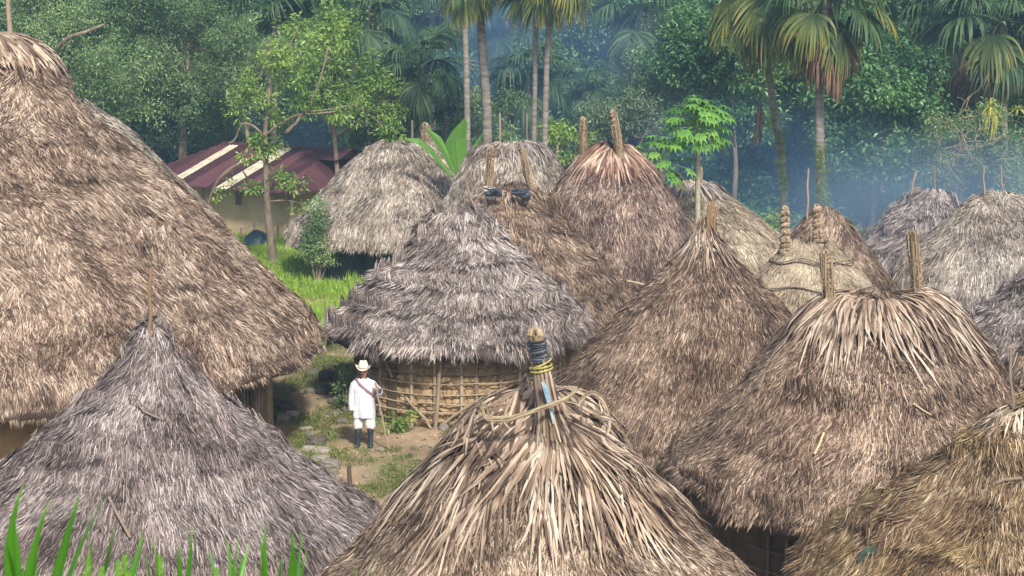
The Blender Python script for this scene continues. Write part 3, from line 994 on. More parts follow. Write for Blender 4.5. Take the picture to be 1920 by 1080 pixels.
# ---- wattle wall of D
def wattle_wall(h):
    w = h.wall; R0 = h.Rw
    # clay lumps between the canes: a few shared meshes
    lumps = []
    for k in range(7):
        V, F = [], []
        nx, nzz = 5, 4
        for j in range(nzz + 1):
            for i in range(nx + 1):
                u, v = i / nx * 2 - 1, j / nzz * 2 - 1
                e = max(abs(u), abs(v)) ** 3
                ru = u * (1 - .18 * abs(v) ** 3) + .16 * random.gauss(0, 1) * .5
                rv = v * (1 - .18 * abs(u) ** 3) + .16 * random.gauss(0, 1) * .5
                V.append((ru * .5, -(1 - e) * .9 + random.gauss(0, .10), rv * .5))
        for j in range(nzz):
            for i in range(nx):
                a = j * (nx + 1) + i
                F.append((a, a + 1, a + nx + 2, a + nx + 1))
        lumps.append(mesh('clay_lump', V, F, M_mud, [random.random()] * len(V)))
    hh = h.ze - h.gz + .1
    cnt = 0
    zc = .03
    while zc < hh and cnt < 290:
        rh = random.uniform(.12, .17)
        a = R(-158) + random.uniform(0, .1)
        while a < R(-18) and cnt < 290:
            wd = random.uniform(.12, .26)
            da = wd / R0
            if cnt < 290:
                am = a + da / 2
                o = ob('clay_lump', random.choice(lumps), w, (R0 * math.cos(am) * 1.0, R0 * math.sin(am), zc + rh / 2 + random.gauss(0, .008)),
                       (random.gauss(0, .06), random.gauss(0, .16), am + PI / 2), (wd * 1.14, random.uniform(.05, .085), rh * 1.2))
                cnt += 1
            a += da
        zc += rh
    # upright poles and horizontal canes
    for i, a in enumerate(np.linspace(R(-170), R(-10), 15)):
        a += random.gauss(0, .03)
        mb = MB(); r = R0 + .068
        pts = [Vector((r * math.cos(a + .01 * nz(z * 3, i)), r * math.sin(a + .01 * nz(z * 3, i)), z)) for z in np.linspace(-.1, hh + .2, 6)]
        mb.tube(pts, random.uniform(.030, .046), 7, .3 + random.random() * .6, .15)
        mb.ob('upright_pole', M_pole, w)
    for j in range(7):
        z = .12 + j * .19
        a0, a1 = R(-172 + random.uniform(0, 10)), R(-8)
        mb = MB(); r = R0 + .112
        sl = random.uniform(-.05, .05)
        pts = [Vector((r * math.cos(a), r * math.sin(a), z + sl * (a - a0) / 2.8 + .018 * nz(a * 3, j * 5.1) * 2)) for a in np.linspace(a0, a1, 26)]
        mb.tube(pts, random.uniform(.013, .019), 6, .2 + random.random() * .6, .2)
        mb.ob('cane', M_pole, w)
    # big outer post and two braces
    def wp(px, py, out):
        # point on a cylinder of radius R0+out under the pixel
        lo, hi = h.D - R0 - 1.0, h.D
        best = None
        for D_ in np.linspace(lo, hi, 400):
            q = P(px, py, D_)
            rad = math.hypot(q.x - h.cx, q.y - h.D)
            if rad <= R0 + out:
                return q - h.root.location
        return P(px, py, lo + 1) - h.root.location
    for nm, a, b, r, out in (('corner_post', (815, 805), (829, 660), .04, .13), ('brace_pole', (812, 803), (760, 745), .03, .16), ('brace_pole', (818, 800), (905, 745), .03, .17), ('brace_pole', (735, 700), (705, 655), .025, .14)):
        pa, pb = wp(*a, out), wp(*b, out)
        mb = MB(); mb.tube([pa - Vector((0, 0, .08)), pa.lerp(pb, .33) + Vector((.012, 0, 0)), pa.lerp(pb, .66) - Vector((.01, 0, 0)), pb], r, 7, .5, .15)
        mb.ob(nm, M_pole, w)
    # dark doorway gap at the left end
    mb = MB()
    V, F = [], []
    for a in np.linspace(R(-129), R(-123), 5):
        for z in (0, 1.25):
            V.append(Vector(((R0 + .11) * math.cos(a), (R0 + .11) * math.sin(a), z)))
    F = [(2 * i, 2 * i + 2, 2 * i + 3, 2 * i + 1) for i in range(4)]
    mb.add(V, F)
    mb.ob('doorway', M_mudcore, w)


wattle_wall(hD)

# walls of other huts: upright poles that show under the eaves
def pole_ring(h, a0, a1, step, r=.03, mat=M_pole, name='upright_pole', out=.03, top=.1):
    a = a0
    while a < a1:
        mb = MB(); rr = h.Rw + out
        am = a + random.gauss(0, .01)
        mb.tube([Vector((rr * math.cos(am), rr * math.sin(am), -.15)), Vector((rr * math.cos(am + .01), rr * math.sin(am + .01), h.ze - h.gz + top))], r * random.uniform(.8, 1.2), 6, random.random(), .1)
        mb.ob(name, mat, h.wall)
        a += step


pole_ring(hE, R(-60), R(-10), .10, .045, M_bamboo)
for z in (.75, 1.0):
    mb = MB(); rr = hE.Rw + .10
    mb.tube([Vector((rr * math.cos(a), rr * math.sin(a), z + .03 * math.sin(a * 5))) for a in np.linspace(R(-70), R(-5), 14)], .018, 6, .8)
    mb.ob('cane', M_bamboo, hE.wall)
pole_ring(hJ, R(-140), R(-60), .13, .03, M_wood)
for z in (.5, .8, 1.1):
    mb = MB(); rr = hJ.Rw + .07
    mb.tube([Vector((rr * math.cos(a), rr * math.sin(a), z)) for a in np.linspace(R(-150), R(-50), 14)], .015, 6, .4)
    mb.ob('cane', M_wood, hJ.wall)
# planks of F
M_plank = simple_mat('dark_plank', (.018, .022, .028), (.06, .065, .07), 6, .85, .5, (1, 1, .2), tone=True)
a = R(-150)
while a < R(-20):
    w_ = random.uniform(.16, .24); R0 = hF.Rw
    mb = MB()
    hh = hF.ze - hF.gz + .1
    da = w_ * .93 / R0
    V = [Vector(((R0 + o_) * math.cos(an), (R0 + o_) * math.sin(an), z)) for z in (-.1, hh) for an in (a, a + da) for o_ in (.02, .06)]
    F = [(0, 1, 5, 4), (2, 6, 7, 3), (1, 3, 7, 5), (0, 4, 6, 2), (0, 2, 3, 1), (4, 5, 7, 6)]
    mb.add(V, F, random.random()); mb.ob('plank', M_plank, hF.wall)
    a += w_ / R0

# C's wrapped post with rubber strip, yellow twine, blue cloth and the loose cane around the cap
postC = hC.post(P(1032, 790, 18.75), P(1004, 628, 18.75), .085, 'none')
pa, pb = hC.local(P(1032, 790, 18.75)), hC.local(P(1004, 628, 18.75))
dirn = (pb - pa).normalized(); sx_ = dirn.cross(Vector((0, 1, 0))).normalized(); sy_ = dirn.cross(sx_).normalized()
def ringpts(f, rad, tilt=0.0):
    c = pa.lerp(pb, f)
    return [c + (sx_ * math.cos(q) + sy_ * math.sin(q)) * rad + dirn * tilt * math.cos(q) for q in [2 * PI * i / 14 for i in range(15)]]
mb = MB()
for i in range(48):   # fibrous strips of the sheath
    an = 2 * PI * i / 48 + random.gauss(0, .05); w = random.uniform(.014, .035)
    f0, f1 = random.uniform(-.28, .1), random.uniform(.5, .78)
    rr0 = .17 - .06 * f0; pts = []
    for u in np.linspace(0, 1, 5):
        f = f0 + (f1 - f0) * u
        rad = .132 - .055 * f + (.10 * max(0, .12 - f)) * 3
        pts.append(pa.lerp(pb, f) + (sx_ * math.cos(an) + sy_ * math.sin(an)) * rad)
    mb.ribbon(pts, [w * .6, w, w, w, w * .7], (sy_ * math.cos(an) - sx_ * math.sin(an)), random.random())
o = mb.ob('leaf_sheath', MAT_L['tan'], postC)
mb = MB()
for f in np.linspace(.70, .93, 9):
    mb.tube(ringpts(f, .086, random.gauss(0, .016)), .011, 5, random.random(), .2, False)
mb.ob('rubber_strip', M_strip, postC)
mb = MB()
for f in (.64, .67, .60):
    mb.tube(ringpts(f, .112, random.gauss(0, .03)), .009, 5, .5, .2, False)
mb.ob('yellow_twine', M_yellow, postC)
mb = MB()
for (pl, w) in (([(1018, 716), (1025, 735), (1033, 770), (1038, 795)], [.035, .05, .03, .015]),):
    pts = [hC.local(P(x, y, 18.55)) for x, y in pl]
    mb.ribbon(pts, w, Vector((1, 0, 0)), .5)
mb.ob('blue_cloth', M_blue, postC)
canes = [[(905, 775), (915, 785), (960, 783), (1010, 768), (1060, 748), (1078, 735), (1080, 728)],
         [(905, 775), (903, 765), (912, 763), (918, 778), (940, 790), (985, 776), (1040, 757)],
         [(1085, 755), (1100, 740), (1117, 738), (1132, 755), (1142, 775)]]
mb = MB()
for c_ in canes:
    pts = [hC.local(P(x, y, 18.45 + .0008 * abs(x - 1000))) for x, y in c_]
    for off in (0, .02, -.012):
        q = [p + Vector((random.gauss(0, .006), random.gauss(0, .01), off + random.gauss(0, .006))) for p in pts]
        mb.tube(catmull(q), random.uniform(.007, .011), 5, random.random(), .2)
mb.ob('binding_cane', M_cane2, hC.roof)

# plastic scraps on E's ridge
def crumple(name, pts, w, mat, parent, seed=0, depth=.10):
    mb = MB(); n = len(pts)
    V, F = [], []
    for i, p in enumerate(pts):
        for j in range(7):
            v = j / 6 - .5
            V.append(p + Vector((0, -math.cos(v * PI) * depth * .6, v * w[i])) + Vector((nz(i * 2.1, j * 1.7, seed), nz(i * 2.3, j * 1.9, seed + 5), nz(i, j * 2.2, seed + 9))) * .05)
    for i in range(n - 1):
        for j in range(6):
            a = i * 7 + j
            F.append((a, a + 7, a + 8, a + 1))
    mb.add(V, F)
    return mb.ob(name, mat, parent)


for k, (pl, w) in enumerate((([(908, 358), (918, 362), (930, 360), (942, 366)], [.22, .28, .2, .08]), ([(958, 362), (970, 360), (982, 366), (994, 362)], [.10, .16, .26, .34]))):
    pts = [P(x, y, 42.4 - .62) - P(pl[0][0], pl[0][1], 42.4 - .62) for x, y in pl]
    o = crumple('plastic_scrap', pts, w, M_tarp_black, None, k)
    o.location = P(pl[0][0], pl[0][1], 42.4 - .62)
    tag(o, ['small crumpled black plastic scrap at the foot of the left wrapped post',
            'larger torn black plastic sheet below the leaning right wrapped post'][k], 'plastic sheet', 'black plastic on the hut ridge')
pt = path_on(hK, [(1612, 1058)], .06)[0]
o = crumple('plastic_scrap', [Vector((0, 0, 0)), Vector((.10, 0, .06)), Vector((.2, .02, .05)), Vector((.28, .02, -.03))], [.12, .2, .28, .2], M_tarp_green, None, 4)
o.location = pt; tag(o, 'crumpled dark green plastic scrap lying on the mossy roof', 'plastic sheet')
loose('bamboo_pole', [P(1160, 524, 43.0), P(1195, 531, 42.5), P(1232, 541, 42.0)], .035, M_bamboo, 'pale bamboo pole poking out beside the reddish brown hut', 'pole')
loose('dead_stick', path_on(hJ, [(1547, 815), (1540, 835), (1528, 855)], .06), .016, M_bamboo, 'short pale stick lying on the big dark roof at right', 'stick')
loose('dead_stick', path_on(hJ, [(1710, 760), (1728, 773), (1742, 782)], .08), .012, M_bamboo, 'thin stick crossing the leaf tips on the dark saddle-ridged roof', 'stick')
loose('fallen_vine', path_on(hK, [(1915, 902), (1885, 905), (1860, 915), (1842, 930)], .06), .02, M_wood, 'curved dark vine lying on the mossy golden roof', 'vine')

# ------------------------------------------------------------------ metal-roofed house
def metal_house():
    A = Vector((-12.6, 67.0, 0)); B = Vector((-7.4, 63.4, 0))
    e = (B - A).normalized(); n = Vector((-e.y, e.x, 0))          # n points away from the camera
    if n.y < 0: n = -n
    A = A - e * 1.5
    L = (B - A).length; W = 7.2; ze, zr, hip = 1.72, 2.92, 1.5
    root = empty('metal_roofed_house', (B.x, B.y, 0), 'low mud house with rusty maroon corrugated roof and two cream skylight strips', 'house')
    org = Vector((B.x, B.y, 0))
    M_rust = simple_mat('maroon_sheet_metal', (.038, .013, .016), (.095, .036, .042), 1.2, .55, .0, None, 'pos', tone=True, spec=.4)
    M_cream = simple_mat('cream_plastic_sheet', (.30, .26, .18), (.60, .54, .41), 3, .6, .0, None, 'pos')
    M_ochre = simple_mat('ochre_plaster', (.30, .235, .13), (.50, .41, .25), 1.0, .95, .3, None, 'pos')
    def face(o0, du, dv, width, rise, slope_len, top_fn, nsheet, cream=(), parent=None, z0=ze):
        """corrugated sheets from the eave (o0 + du*u) up along dv (horizontal) while rising"""
        nrm = None
        for k in range(nsheet):
            u0, u1 = width * k / nsheet, width * (k + 1) / nsheet + .03
            m = 20; V, F = [], []
            nv = 4
            for i in range(m + 1):
                u = u0 + (u1 - u0) * i / m
                tp = top_fn(u)
                for j in range(nv + 1):
                    f = tp * j / nv
                    z = z0 + rise * f + .022 * math.sin(u * 2 * PI / .16) + .006 * (k % 2)
                    V.append(o0 + du * u + dv * (slope_len * f) + Vector((0, 0, z)) - org)
            for i in range(m):
                for j in range(nv):
                    a = i * (nv + 1) + j
                    F.append((a, a + nv + 1, a + nv + 2, a + 1))
            ob('roof_sheet', mesh('roof_sheet', V, F, M_cream if k in cream else M_rust, [random.random()] * len(V), smooth=True), parent)
    wallp = MB()
    # walls
    ins = .75
    a_, b_, c_, d_ = A + e * ins + n * ins, B - e * ins + n * ins, B - e * ins + n * (W - ins), A + e * ins + n * (W - ins)
    V = [p - org + Vector((0, 0, z)) for p in (a_, b_, c_, d_) for z in (-.3, ze + .25)]
    F = [(0, 2, 3, 1), (2, 4, 5, 3), (4, 6, 7, 5), (6, 0, 1, 7)]
    wallp.add(V, F)
    wl = wallp.ob('wall', M_ochre, root)
    for f, w2, z0_, z1_, nm in ((.62, .28, 1.1, 1.6, 'window'),):
        p = a_.lerp(b_, f) - n * .02; q = p + e * w2
        mb = MB(); mb.add([p - org + Vector((0, 0, z0_)), q - org + Vector((0, 0, z0_)), q - org + Vector((0, 0, z1_)), p - org + Vector((0, 0, z1_))], [(0, 1, 2, 3)])
        mb.ob(nm, M_tarp_black, wl)
    for f in (.02, .45, .97):
        p = A.lerp(B, f) + n * .35 - org
        mb = MB(); mb.tube([p + Vector((0, 0, -.2)), p + Vector((0, 0, ze))], .05, 6); mb.ob('porch_post', M_wood, root)
    roof = ob('roof', mesh('roof', [A - org + Vector((0, 0, ze - .03)), B - org + Vector((0, 0, ze - .03)), B + n * W - org + Vector((0, 0, ze - .03)), A + n * W - org + Vector((0, 0, ze - .03)),
                                    A + n * W / 2 + e * hip - org + Vector((0, 0, zr - .05)), B + n * W / 2 - e * hip - org + Vector((0, 0, zr - .05))],
                           [(0, 1, 5, 4), (1, 2, 5), (2, 3, 4, 5), (3, 0, 4)], M_wood), root)
    rise = zr - ze
    def topf(u): return min(1, (u + .0) / hip if u < hip else 1, (L - u) / hip if L - u < hip else 1)
    tf = lambda u: max(.0, min(1, u / hip, (L - u) / hip * 1.0))
    face(A, e, n, L, rise, W / 2, tf, 16, cream=(4, 9), parent=roof)
    face(B, n, -e, W, rise, hip, lambda u: max(0, min(.80, u / (W / 2), (W - u) / (W / 2))), 9, parent=roof)
    # gablet and ridge cap
    g = B + n * W / 2 - e * (hip * .15) - org
    V = [g + Vector((0, 0, zr + .04)), g - n * .85 + Vector((0, 0, zr - .30)), g + n * .85 + Vector((0, 0, zr - .30)),
         g - e * 1.4 + Vector((0, 0, zr + .04)), g - e * 1.4 - n * .85 + Vector((0, 0, zr - .30)), g - e * 1.4 + n * .85 + Vector((0, 0, zr - .30))]
    mb = MB(); mb.add(V, [(0, 3, 4, 1), (0, 2, 5, 3)]); mb.ob('gable_roof', M_rust, roof)
    mb = MB(); mb.add([v - e * .25 for v in V[:3]], [(0, 1, 2)]); mb.ob('gable_vent', M_mudcore, roof)
    r0 = A + n * W / 2 + e * hip - org + Vector((0, 0, zr + .03)); r1 = g + Vector((0, 0, zr + .05))
    mb = MB(); mb.add([r0, r1, r1 - n * .18 - Vector((0, 0, .07)), r0 - n * .18 - Vector((0, 0, .07)), r1 + n * .18 - Vector((0, 0, .07)), r0 + n * .18 - Vector((0, 0, .07))], [(0, 1, 2, 3), (0, 5, 4, 1)])
    mb.ob('ridge_cap', M_rust, roof)


metal_house()
# fence of thin stakes and wire in front of it
fx = [(453, 440, 420), (452 + 47 - 48 + 1, 440, 424)]
fence = empty('stake_fence', G(475, 452, 0), 'thin stake and wire fence in front of the ochre house', 'fence')
org = fence.location
tops = []
for px, yb, yt in ((415, 452, 424), (452, 450, 427), (477, 452, 416), (547, 450, 404), (500, 452, 420), (522, 452, 415)):
    g_ = G(px, yb, 0)
    t_ = P(px, yt, g_.y)
    mb = MB(); mb.tube([g_ - org, t_ - org], .035, 6, random.random()); mb.ob('stake', M_wood, fence)
    tops.append((px, t_ - org - Vector((0, 0, .08))))
tops = [t for _, t in sorted(tops, key=lambda q: q[0])]
mb = MB(); mb.tube(tops, .008, 4, .5); mb.ob('wire', M_rock, fence)
mb = MB(); mb.tube([t - Vector((0, 0, .25)) for t in tops], .008, 4, .5); mb.ob('wire', M_rock, fence)

# ------------------------------------------------------------------ vegetation
def leaf_cluster(name, mat, n=34, rad=.36, L=(.09, .16), W=.42, droop=.25, flat=.75):
    V, F, T = [], [], []
    for i in range(n):
        while True:
            c = Vector((random.uniform(-1, 1), random.uniform(-1, 1), random.uniform(-1, 1)))
            if c.length < 1: break
        c = Vector((c.x * rad, c.y * rad, c.z * rad * flat))
        dr = (c.normalized() + Vector((random.gauss(0, .6), random.gauss(0, .6), random.gauss(-droop, .45)))).normalized()
        up = Vector((random.gauss(0, .45), random.gauss(0, .45), 1)).normalized()
        sd_ = dr.cross(up).normalized(); up = sd_.cross(dr)
        l = random.uniform(*L); w = l * W
        b = len(V)
        V += [c, c + dr * l * .5 + sd_ * w * .5 + up * l * .06, c + dr * l - up * l * .15, c + dr * l * .5 - sd_ * w * .5 + up * l * .06]
        F += [(b, b + 1, b + 2), (b, b + 2, b + 3)]
        T += [random.random()] * 4
    return hidden_src(name, mesh(name, V, F, mat, T))


CL = {}


def cluster(kind):
    if kind not in CL:
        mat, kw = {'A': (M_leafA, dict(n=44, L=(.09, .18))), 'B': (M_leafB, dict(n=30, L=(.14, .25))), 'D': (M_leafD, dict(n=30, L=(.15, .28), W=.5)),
                   'G': (M_leafG, dict(L=(.11, .18), n=36)), 'S': (M_leafB, dict(n=22, rad=.28, L=(.09, .15)))}[kind]
        CL[kind] = [leaf_cluster('leaf_cluster', mat, **kw) for _ in range(4)]
    return CL[kind]


def crown(name, kind, blobs, per=60, parent=None, size=1.0, base=None, stuff=None):
    """leaf clusters in the shells of several lobes; blobs are (centre, radius) in parent space"""
    pts, rots, scl, tint = [], [], [], []
    for c, r in blobs:
        n = int(per * (r / 1.0) ** 2)
        bt = random.random()
        for i in range(n):
            v = Vector((random.gauss(0, 1), random.gauss(0, 1), random.gauss(0, 1))).normalized()
            q = random.uniform(.45, 1.05) if random.random() < .8 else random.uniform(.1, .6)
            p = Vector(c) + Vector((v.x, v.y, v.z * .8)) * r * q
            if fbm(p.x * .9 + 3, p.y * .9, p.z * 1.1, 2) < -.28: continue
            pts.append(p); rots.append((random.gauss(0, .3), random.gauss(0, .3), random.uniform(0, 6.28)))
            scl.append(size * random.uniform(.75, 1.3)); tint.append(min(1, max(0, .8 * bt + .2 * random.random() )))
    return scatter(name, 'leaves_' + kind, cluster(kind), pts, rots, scl, parent, tint, kind=stuff)


def tree(px_base, D, blobs_px, label, kind='A', mat=None, per=60, trunk_r=.13, limbs=None, trunk_px=None, group=None, name='leafy_tree', size=1.0, z_base=None, auto=True):
    """blobs_px: (px, py, r_px, depth offset); limbs: list of pixel polylines with a start radius"""
    gx = P(px_base, 540, D).x
    gz = ground_z(gx, D) if z_base is None else z_base
    root = empty(name, (gx, D, gz), label, 'tree', group)
    org = Vector((gx, D, gz))
    bl = []
    for (px, py, r, dd) in blobs_px:
        p = P(px, py, D + dd) - org
        bl.append((p, r * D / FPX))
    mb = MB()
    top = max(b[0].z for b in bl) if bl else 4
    if trunk_px:
        pts = [P(a, b, D) - org for a, b in trunk_px]
        pts[0] = Vector((0, 0, -.3)) if abs(pts[0].z) > .5 else pts[0] - Vector((0, 0, .2))
    else:
        pts = [Vector((0, 0, -.3)), Vector((.1, 0, top * .3)), Vector((-.08, .05, top * .6)), Vector((.1, 0, top * .85))]
    n = len(pts)
    # round off the polyline
    def smooth(pp, k=4):
        out = []
        m = len(pp)
        for i in range(m - 1):
            p0, p1, p2, p3 = pp[max(i - 1, 0)], pp[i], pp[i + 1], pp[min(i + 2, m - 1)]
            for j in range(k):
                t = j / k
                out.append(.5 * ((2 * p1) + (p2 - p0) * t + (2 * p0 - 5 * p1 + 4 * p2 - p3) * t * t + (3 * p1 - p0 - 3 * p2 + p3) * t ** 3))
        out.append(pp[-1]); return out
    sp = smooth(pts)
    mb.tube(sp, [trunk_r * (1.25 if i == 0 else 1) * (1 - .7 * i / len(sp)) for i in range(len(sp))], 9, .5, .12)
    if limbs:
        for pl, r0 in limbs:
            lp = smooth([P(q[0], q[1], D + (q[2] if len(q) > 2 else 0)) - org for q in pl])
            mb.tube(lp, [r0 * (1 - .65 * i / len(lp)) for i in range(len(lp))], 7, .5, .15)
    if auto:
        for c, r in bl:
            k = min(len(sp) - 1, int(len(sp) * random.uniform(.4, .9)))
            s0 = sp[k]; mid = s0.lerp(c, .5) + Vector((random.gauss(0, .12), random.gauss(0, .12), -.1 * r))
            lp = smooth([s0, mid, c], 4)
            mb.tube(lp, [trunk_r * .38 * (1 - .75 * i / len(lp)) for i in range(len(lp))], 6, .5, .1)
            for q in range(3):
                v = Vector((random.gauss(0, 1), random.gauss(0, 1), random.gauss(0, .7))).normalized() * r * .8
                mb.tube([lp[-3], lp[-3] + v * .5 + Vector((0, 0, .06)), c + v], [.025, .018, .008], 5, .5)
    mb.ob('trunk', mat or M_bark, root, smooth=True)
    crown('crown', kind, bl, per, root, size, stuff='stuff')
    return root


# --- hillside floor under the forest
V, F = [], []
ys = list(np.arange(69, 100, 1.2)) + list(np.arange(100, 400, 8)); nx = 90
for y in ys:
    for i in range(nx + 1):
        x = (i / nx * 2 - 1) * (70 + (y - 69) * .8)
        V.append((x, y, ground_z(x, y) + .06 + .25 * abs(nz(x * .5, y * .5)) * min(1, (y - 69) / 3) - .08 * (y < 70)))
for j in range(len(ys) - 1):
    for i in range(nx):
        a = j * (nx + 1) + i; F.append((a, a + 1, a + nx + 2, a + nx + 1))
M_floor = simple_mat('forest_floor', (.018, .022, .010), (.06, .065, .03), 1.2, .95, .6, None, 'pos', detail=6)
tag(ob('hillside', mesh('hillside', V, F, M_floor, smooth=True)), kind='structure')

# --- the far wood: one mass of foliage up the hillside
pts, rots, scl, tint = [], [], [], []
for i in range(9000):
    y = random.uniform(96, 135); x = random.uniform(-.36, .36) * y
    z = ground_z(x, y) + random.uniform(0, 1) ** .8 * (6.5 + 3.0 * nz(x * .15, y * .15))
    if fbm(x * .35, y * .35, z * .4, 3) < -.12: continue
    pts.append((x, y, z)); rots.append((random.gauss(0, .3), random.gauss(0, .3), random.uniform(0, 6.28))); scl.append(random.uniform(1.6, 3.0))
    tint.append(.5 + .5 * nz(x * .2, y * .2, z * .2))
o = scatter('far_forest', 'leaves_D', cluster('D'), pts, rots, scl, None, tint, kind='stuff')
tag(o, 'dense dark forest rising up the hillside behind everything')
# undergrowth at the foot of the forest
pts, rots, scl, tint = [], [], [], []
for i in range(5200):
    y = random.uniform(68, 92); x = random.uniform(-.32, .32) * y
    hgt = (1.0 + 1.2 * max(0, fbm(x * .3, y * .3, 4, 3))) * min(1, (y - 66) / 6)
    z = ground_z(x, y) + random.uniform(0, 1) * hgt
    pts.append((x, y, z)); rots.append((random.gauss(0, .3), random.gauss(0, .3), random.uniform(0, 6.28))); scl.append(random.uniform(.8, 1.5))
    tint.append(.5 + .5 * nz(x * .4, y * .4, z * .4))
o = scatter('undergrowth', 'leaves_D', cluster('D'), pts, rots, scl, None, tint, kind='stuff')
tag(o, 'dark green undergrowth along the foot of the forest behind the huts')

# --- hand-placed leafy trees
T_BIG = 'leafy trees at the edge of the forest'
tree(150, 72, [(60, 25, 60, 0), (120, 60, 80, -1), (190, 40, 75, 0), (120, 150, 80, 0), (200, 130, 80, -1.5), (170, 210, 75, -1), (250, 200, 60, 0), (60, 110, 50, 1), (220, 270, 45, 0), (250, -20, 70, 0), (110, -30, 70, 0)],
     'broad grey-green tree rising directly behind the largest roof', 'A', per=80, trunk_r=.25, group=T_BIG, size=.85,
     limbs=[([(60, 190, -.5), (80, 140, -1.0), (105, 95, -1.9), (130, 70, -2.4), (160, 60, -2.4), (195, 46, -2.0)], .12)])
tree(345, 74, [(280, 60, 70, 0), (350, 40, 75, -1), (400, 90, 70, 0), (300, 150, 75, -1), (380, 180, 75, -1), (430, 215, 55, 0), (330, 240, 55, 0), (300, -10, 70, 0), (380, -20, 60, 0), (270, 110, 60, -2), (400, 260, 40, 1)],
     'tall round-crowned tree behind the maroon roof, left of the green meadow tree', 'A', per=80, trunk_r=.22, group=T_BIG, size=.85)
tree(630, 66, [(640, 60, 50, 0), (655, 110, 50, 0), (600, 120, 45, -1), (690, 160, 45, 0), (710, 215, 40, 0), (640, 180, 50, -1), (590, 180, 40, 0), (610, 30, 45, 1), (725, 240, 26, -1), (745, 205, 20, 0), (575, 80, 40, 0), (735, 165, 18, 0)],
     'light green feathery tree just right of the meadow tree', 'B', per=46, trunk_r=.10, group=T_BIG, size=.8)
for (b, D_, bl, lab, kd) in (
    (1370, 70, [(1290, 60, 60, 0), (1350, 90, 65, -1), (1400, 150, 60, 0), (1310, 140, 55, 0), (1250, 110, 50, 0), (1370, 200, 50, 0), (1440, 90, 60, 1), (1420, 230, 50, 0)], 'dark glossy tree behind the papaya crown', 'D'),
    (1235, 72, [(1230, 150, 55, 0), (1280, 190, 50, -1), (1200, 110, 45, 0), (1180, 170, 40, 0), (1250, 60, 55, 1)], 'rounded mid-green tree left of the papaya crown', 'A'),
    (1630, 68, [(1580, 180, 65, 0), (1650, 160, 70, -1), (1700, 210, 65, 0), (1620, 240, 65, 0), (1560, 260, 50, 0), (1690, 290, 60, -1), (1640, 100, 60, 0), (1720, 120, 50, 0), (1600, 60, 60, 1)], 'large dark glossy tree between the skirted palm and the right-hand palms', 'D'),
    (1520, 74, [(1480, 120, 60, 0), (1540, 80, 60, 0), (1500, 200, 60, 0), (1480, 280, 50, 0), (1560, 330, 50, 0)], 'dark tree filling the gap between the two tall palm trunks', 'D'),
    (1790, 66, [(1780, 250, 55, 0), (1830, 290, 55, 0), (1760, 320, 50, 0), (1880, 290, 55, 0), (1900, 340, 45, 0), (1740, 370, 40, 0), (1850, 230, 45, 0)], 'low tangled tree below the yellow bromeliads', 'A'),
    (1895, 72, [(1850, 150, 60, 0), (1910, 180, 60, 0), (1880, 90, 60, 0), (1900, 250, 60, 0), (1800, 180, 60, 0)], 'dark tree at the right edge behind the bromeliads', 'D'),
    (1160, 66, [(1130, 215, 35, 0), (1170, 235, 40, 0), (1215, 240, 40, -.5), (1195, 200, 35, 0), (1120, 255, 30, 0), (1230, 290, 30, 0)], 'grey-green bush-like tree behind the posts of the reddish brown hut', 'G'),
    (1040, 64, [(1060, 255, 28, 0), (1045, 285, 26, 0), (1085, 265, 26, 0), (1030, 240, 20, 0)], 'small bright sapling between the domed hut and the reddish brown hut', 'B'),
    (900, 70, [(880, 190, 30, 0), (920, 210, 30, 0), (955, 185, 25, 0), (900, 250, 35, 0), (860, 230, 30, 0), (940, 255, 30, 0)], 'climber-covered small tree among the thin palm trunks', 'A'),
    (740, 68, [(730, 240, 40, 0), (690, 260, 40, 0), (770, 260, 30, 0), (760, 215, 30, 0)], 'low dark green tree behind the rounded tan hut', 'A'),
    (470, 70, [(470, 130, 40, 0), (520, 100, 45, 0), (440, 60, 45, 0), (540, 150, 40, 0), (470, 180, 40, 0)], 'mid-green tree behind the upper part of the meadow tree', 'A'),
):
    tree(b, D_, bl, lab, kd, per=78, trunk_r=.12, group=T_BIG, size=.85)

# forest rows behind
random.seed(5)
used_marks = set()
k = 0
for D_, step, kinds in ((80, 150, 'DAD'), (88, 135, 'DDA'), (96, 130, 'DDD')):
    x = -80
    while x < 2020:
        px = x + random.uniform(-40, 40)
        if D_ == 80 and 700 < px < 1130:        # the palm glade stays open
            x += step; continue
        bl = []
        topy = random.uniform(-70, -10)
        for j in range(9):
            bl.append((px + random.gauss(0, 52), random.uniform(topy, 270), random.uniform(38, 75), random.uniform(-1.5, 1.5)))
        marks = [(60, 'the top of the largest roof'), (200, 'the slope of the largest roof'), (330, 'the maroon metal roof'), (480, 'the meadow tree'), (640, 'the right end of the maroon roof'), (760, 'the rounded tan hut'), (870, 'the banana plant'), (960, 'the domed hut'), (1060, 'the gap right of the domed hut'), (1160, 'the posts of the reddish hut'), (1300, 'the papaya trees'), (1400, 'the gap beside the papayas'), (1500, 'the leaning palm'), (1620, 'the skirted palm'), (1740, 'the smoky hut with two sticks'), (2000, 'the wide hut at the right edge')]
        mk = min(marks, key=lambda q: abs(q[0] - px))[1]
        if (D_, mk) in used_marks: mk += ', right one'
        used_marks.add((D_, mk))
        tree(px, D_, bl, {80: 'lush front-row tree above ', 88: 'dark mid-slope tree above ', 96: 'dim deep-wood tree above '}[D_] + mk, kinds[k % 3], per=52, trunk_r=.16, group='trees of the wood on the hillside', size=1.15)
        k += 1; x += step

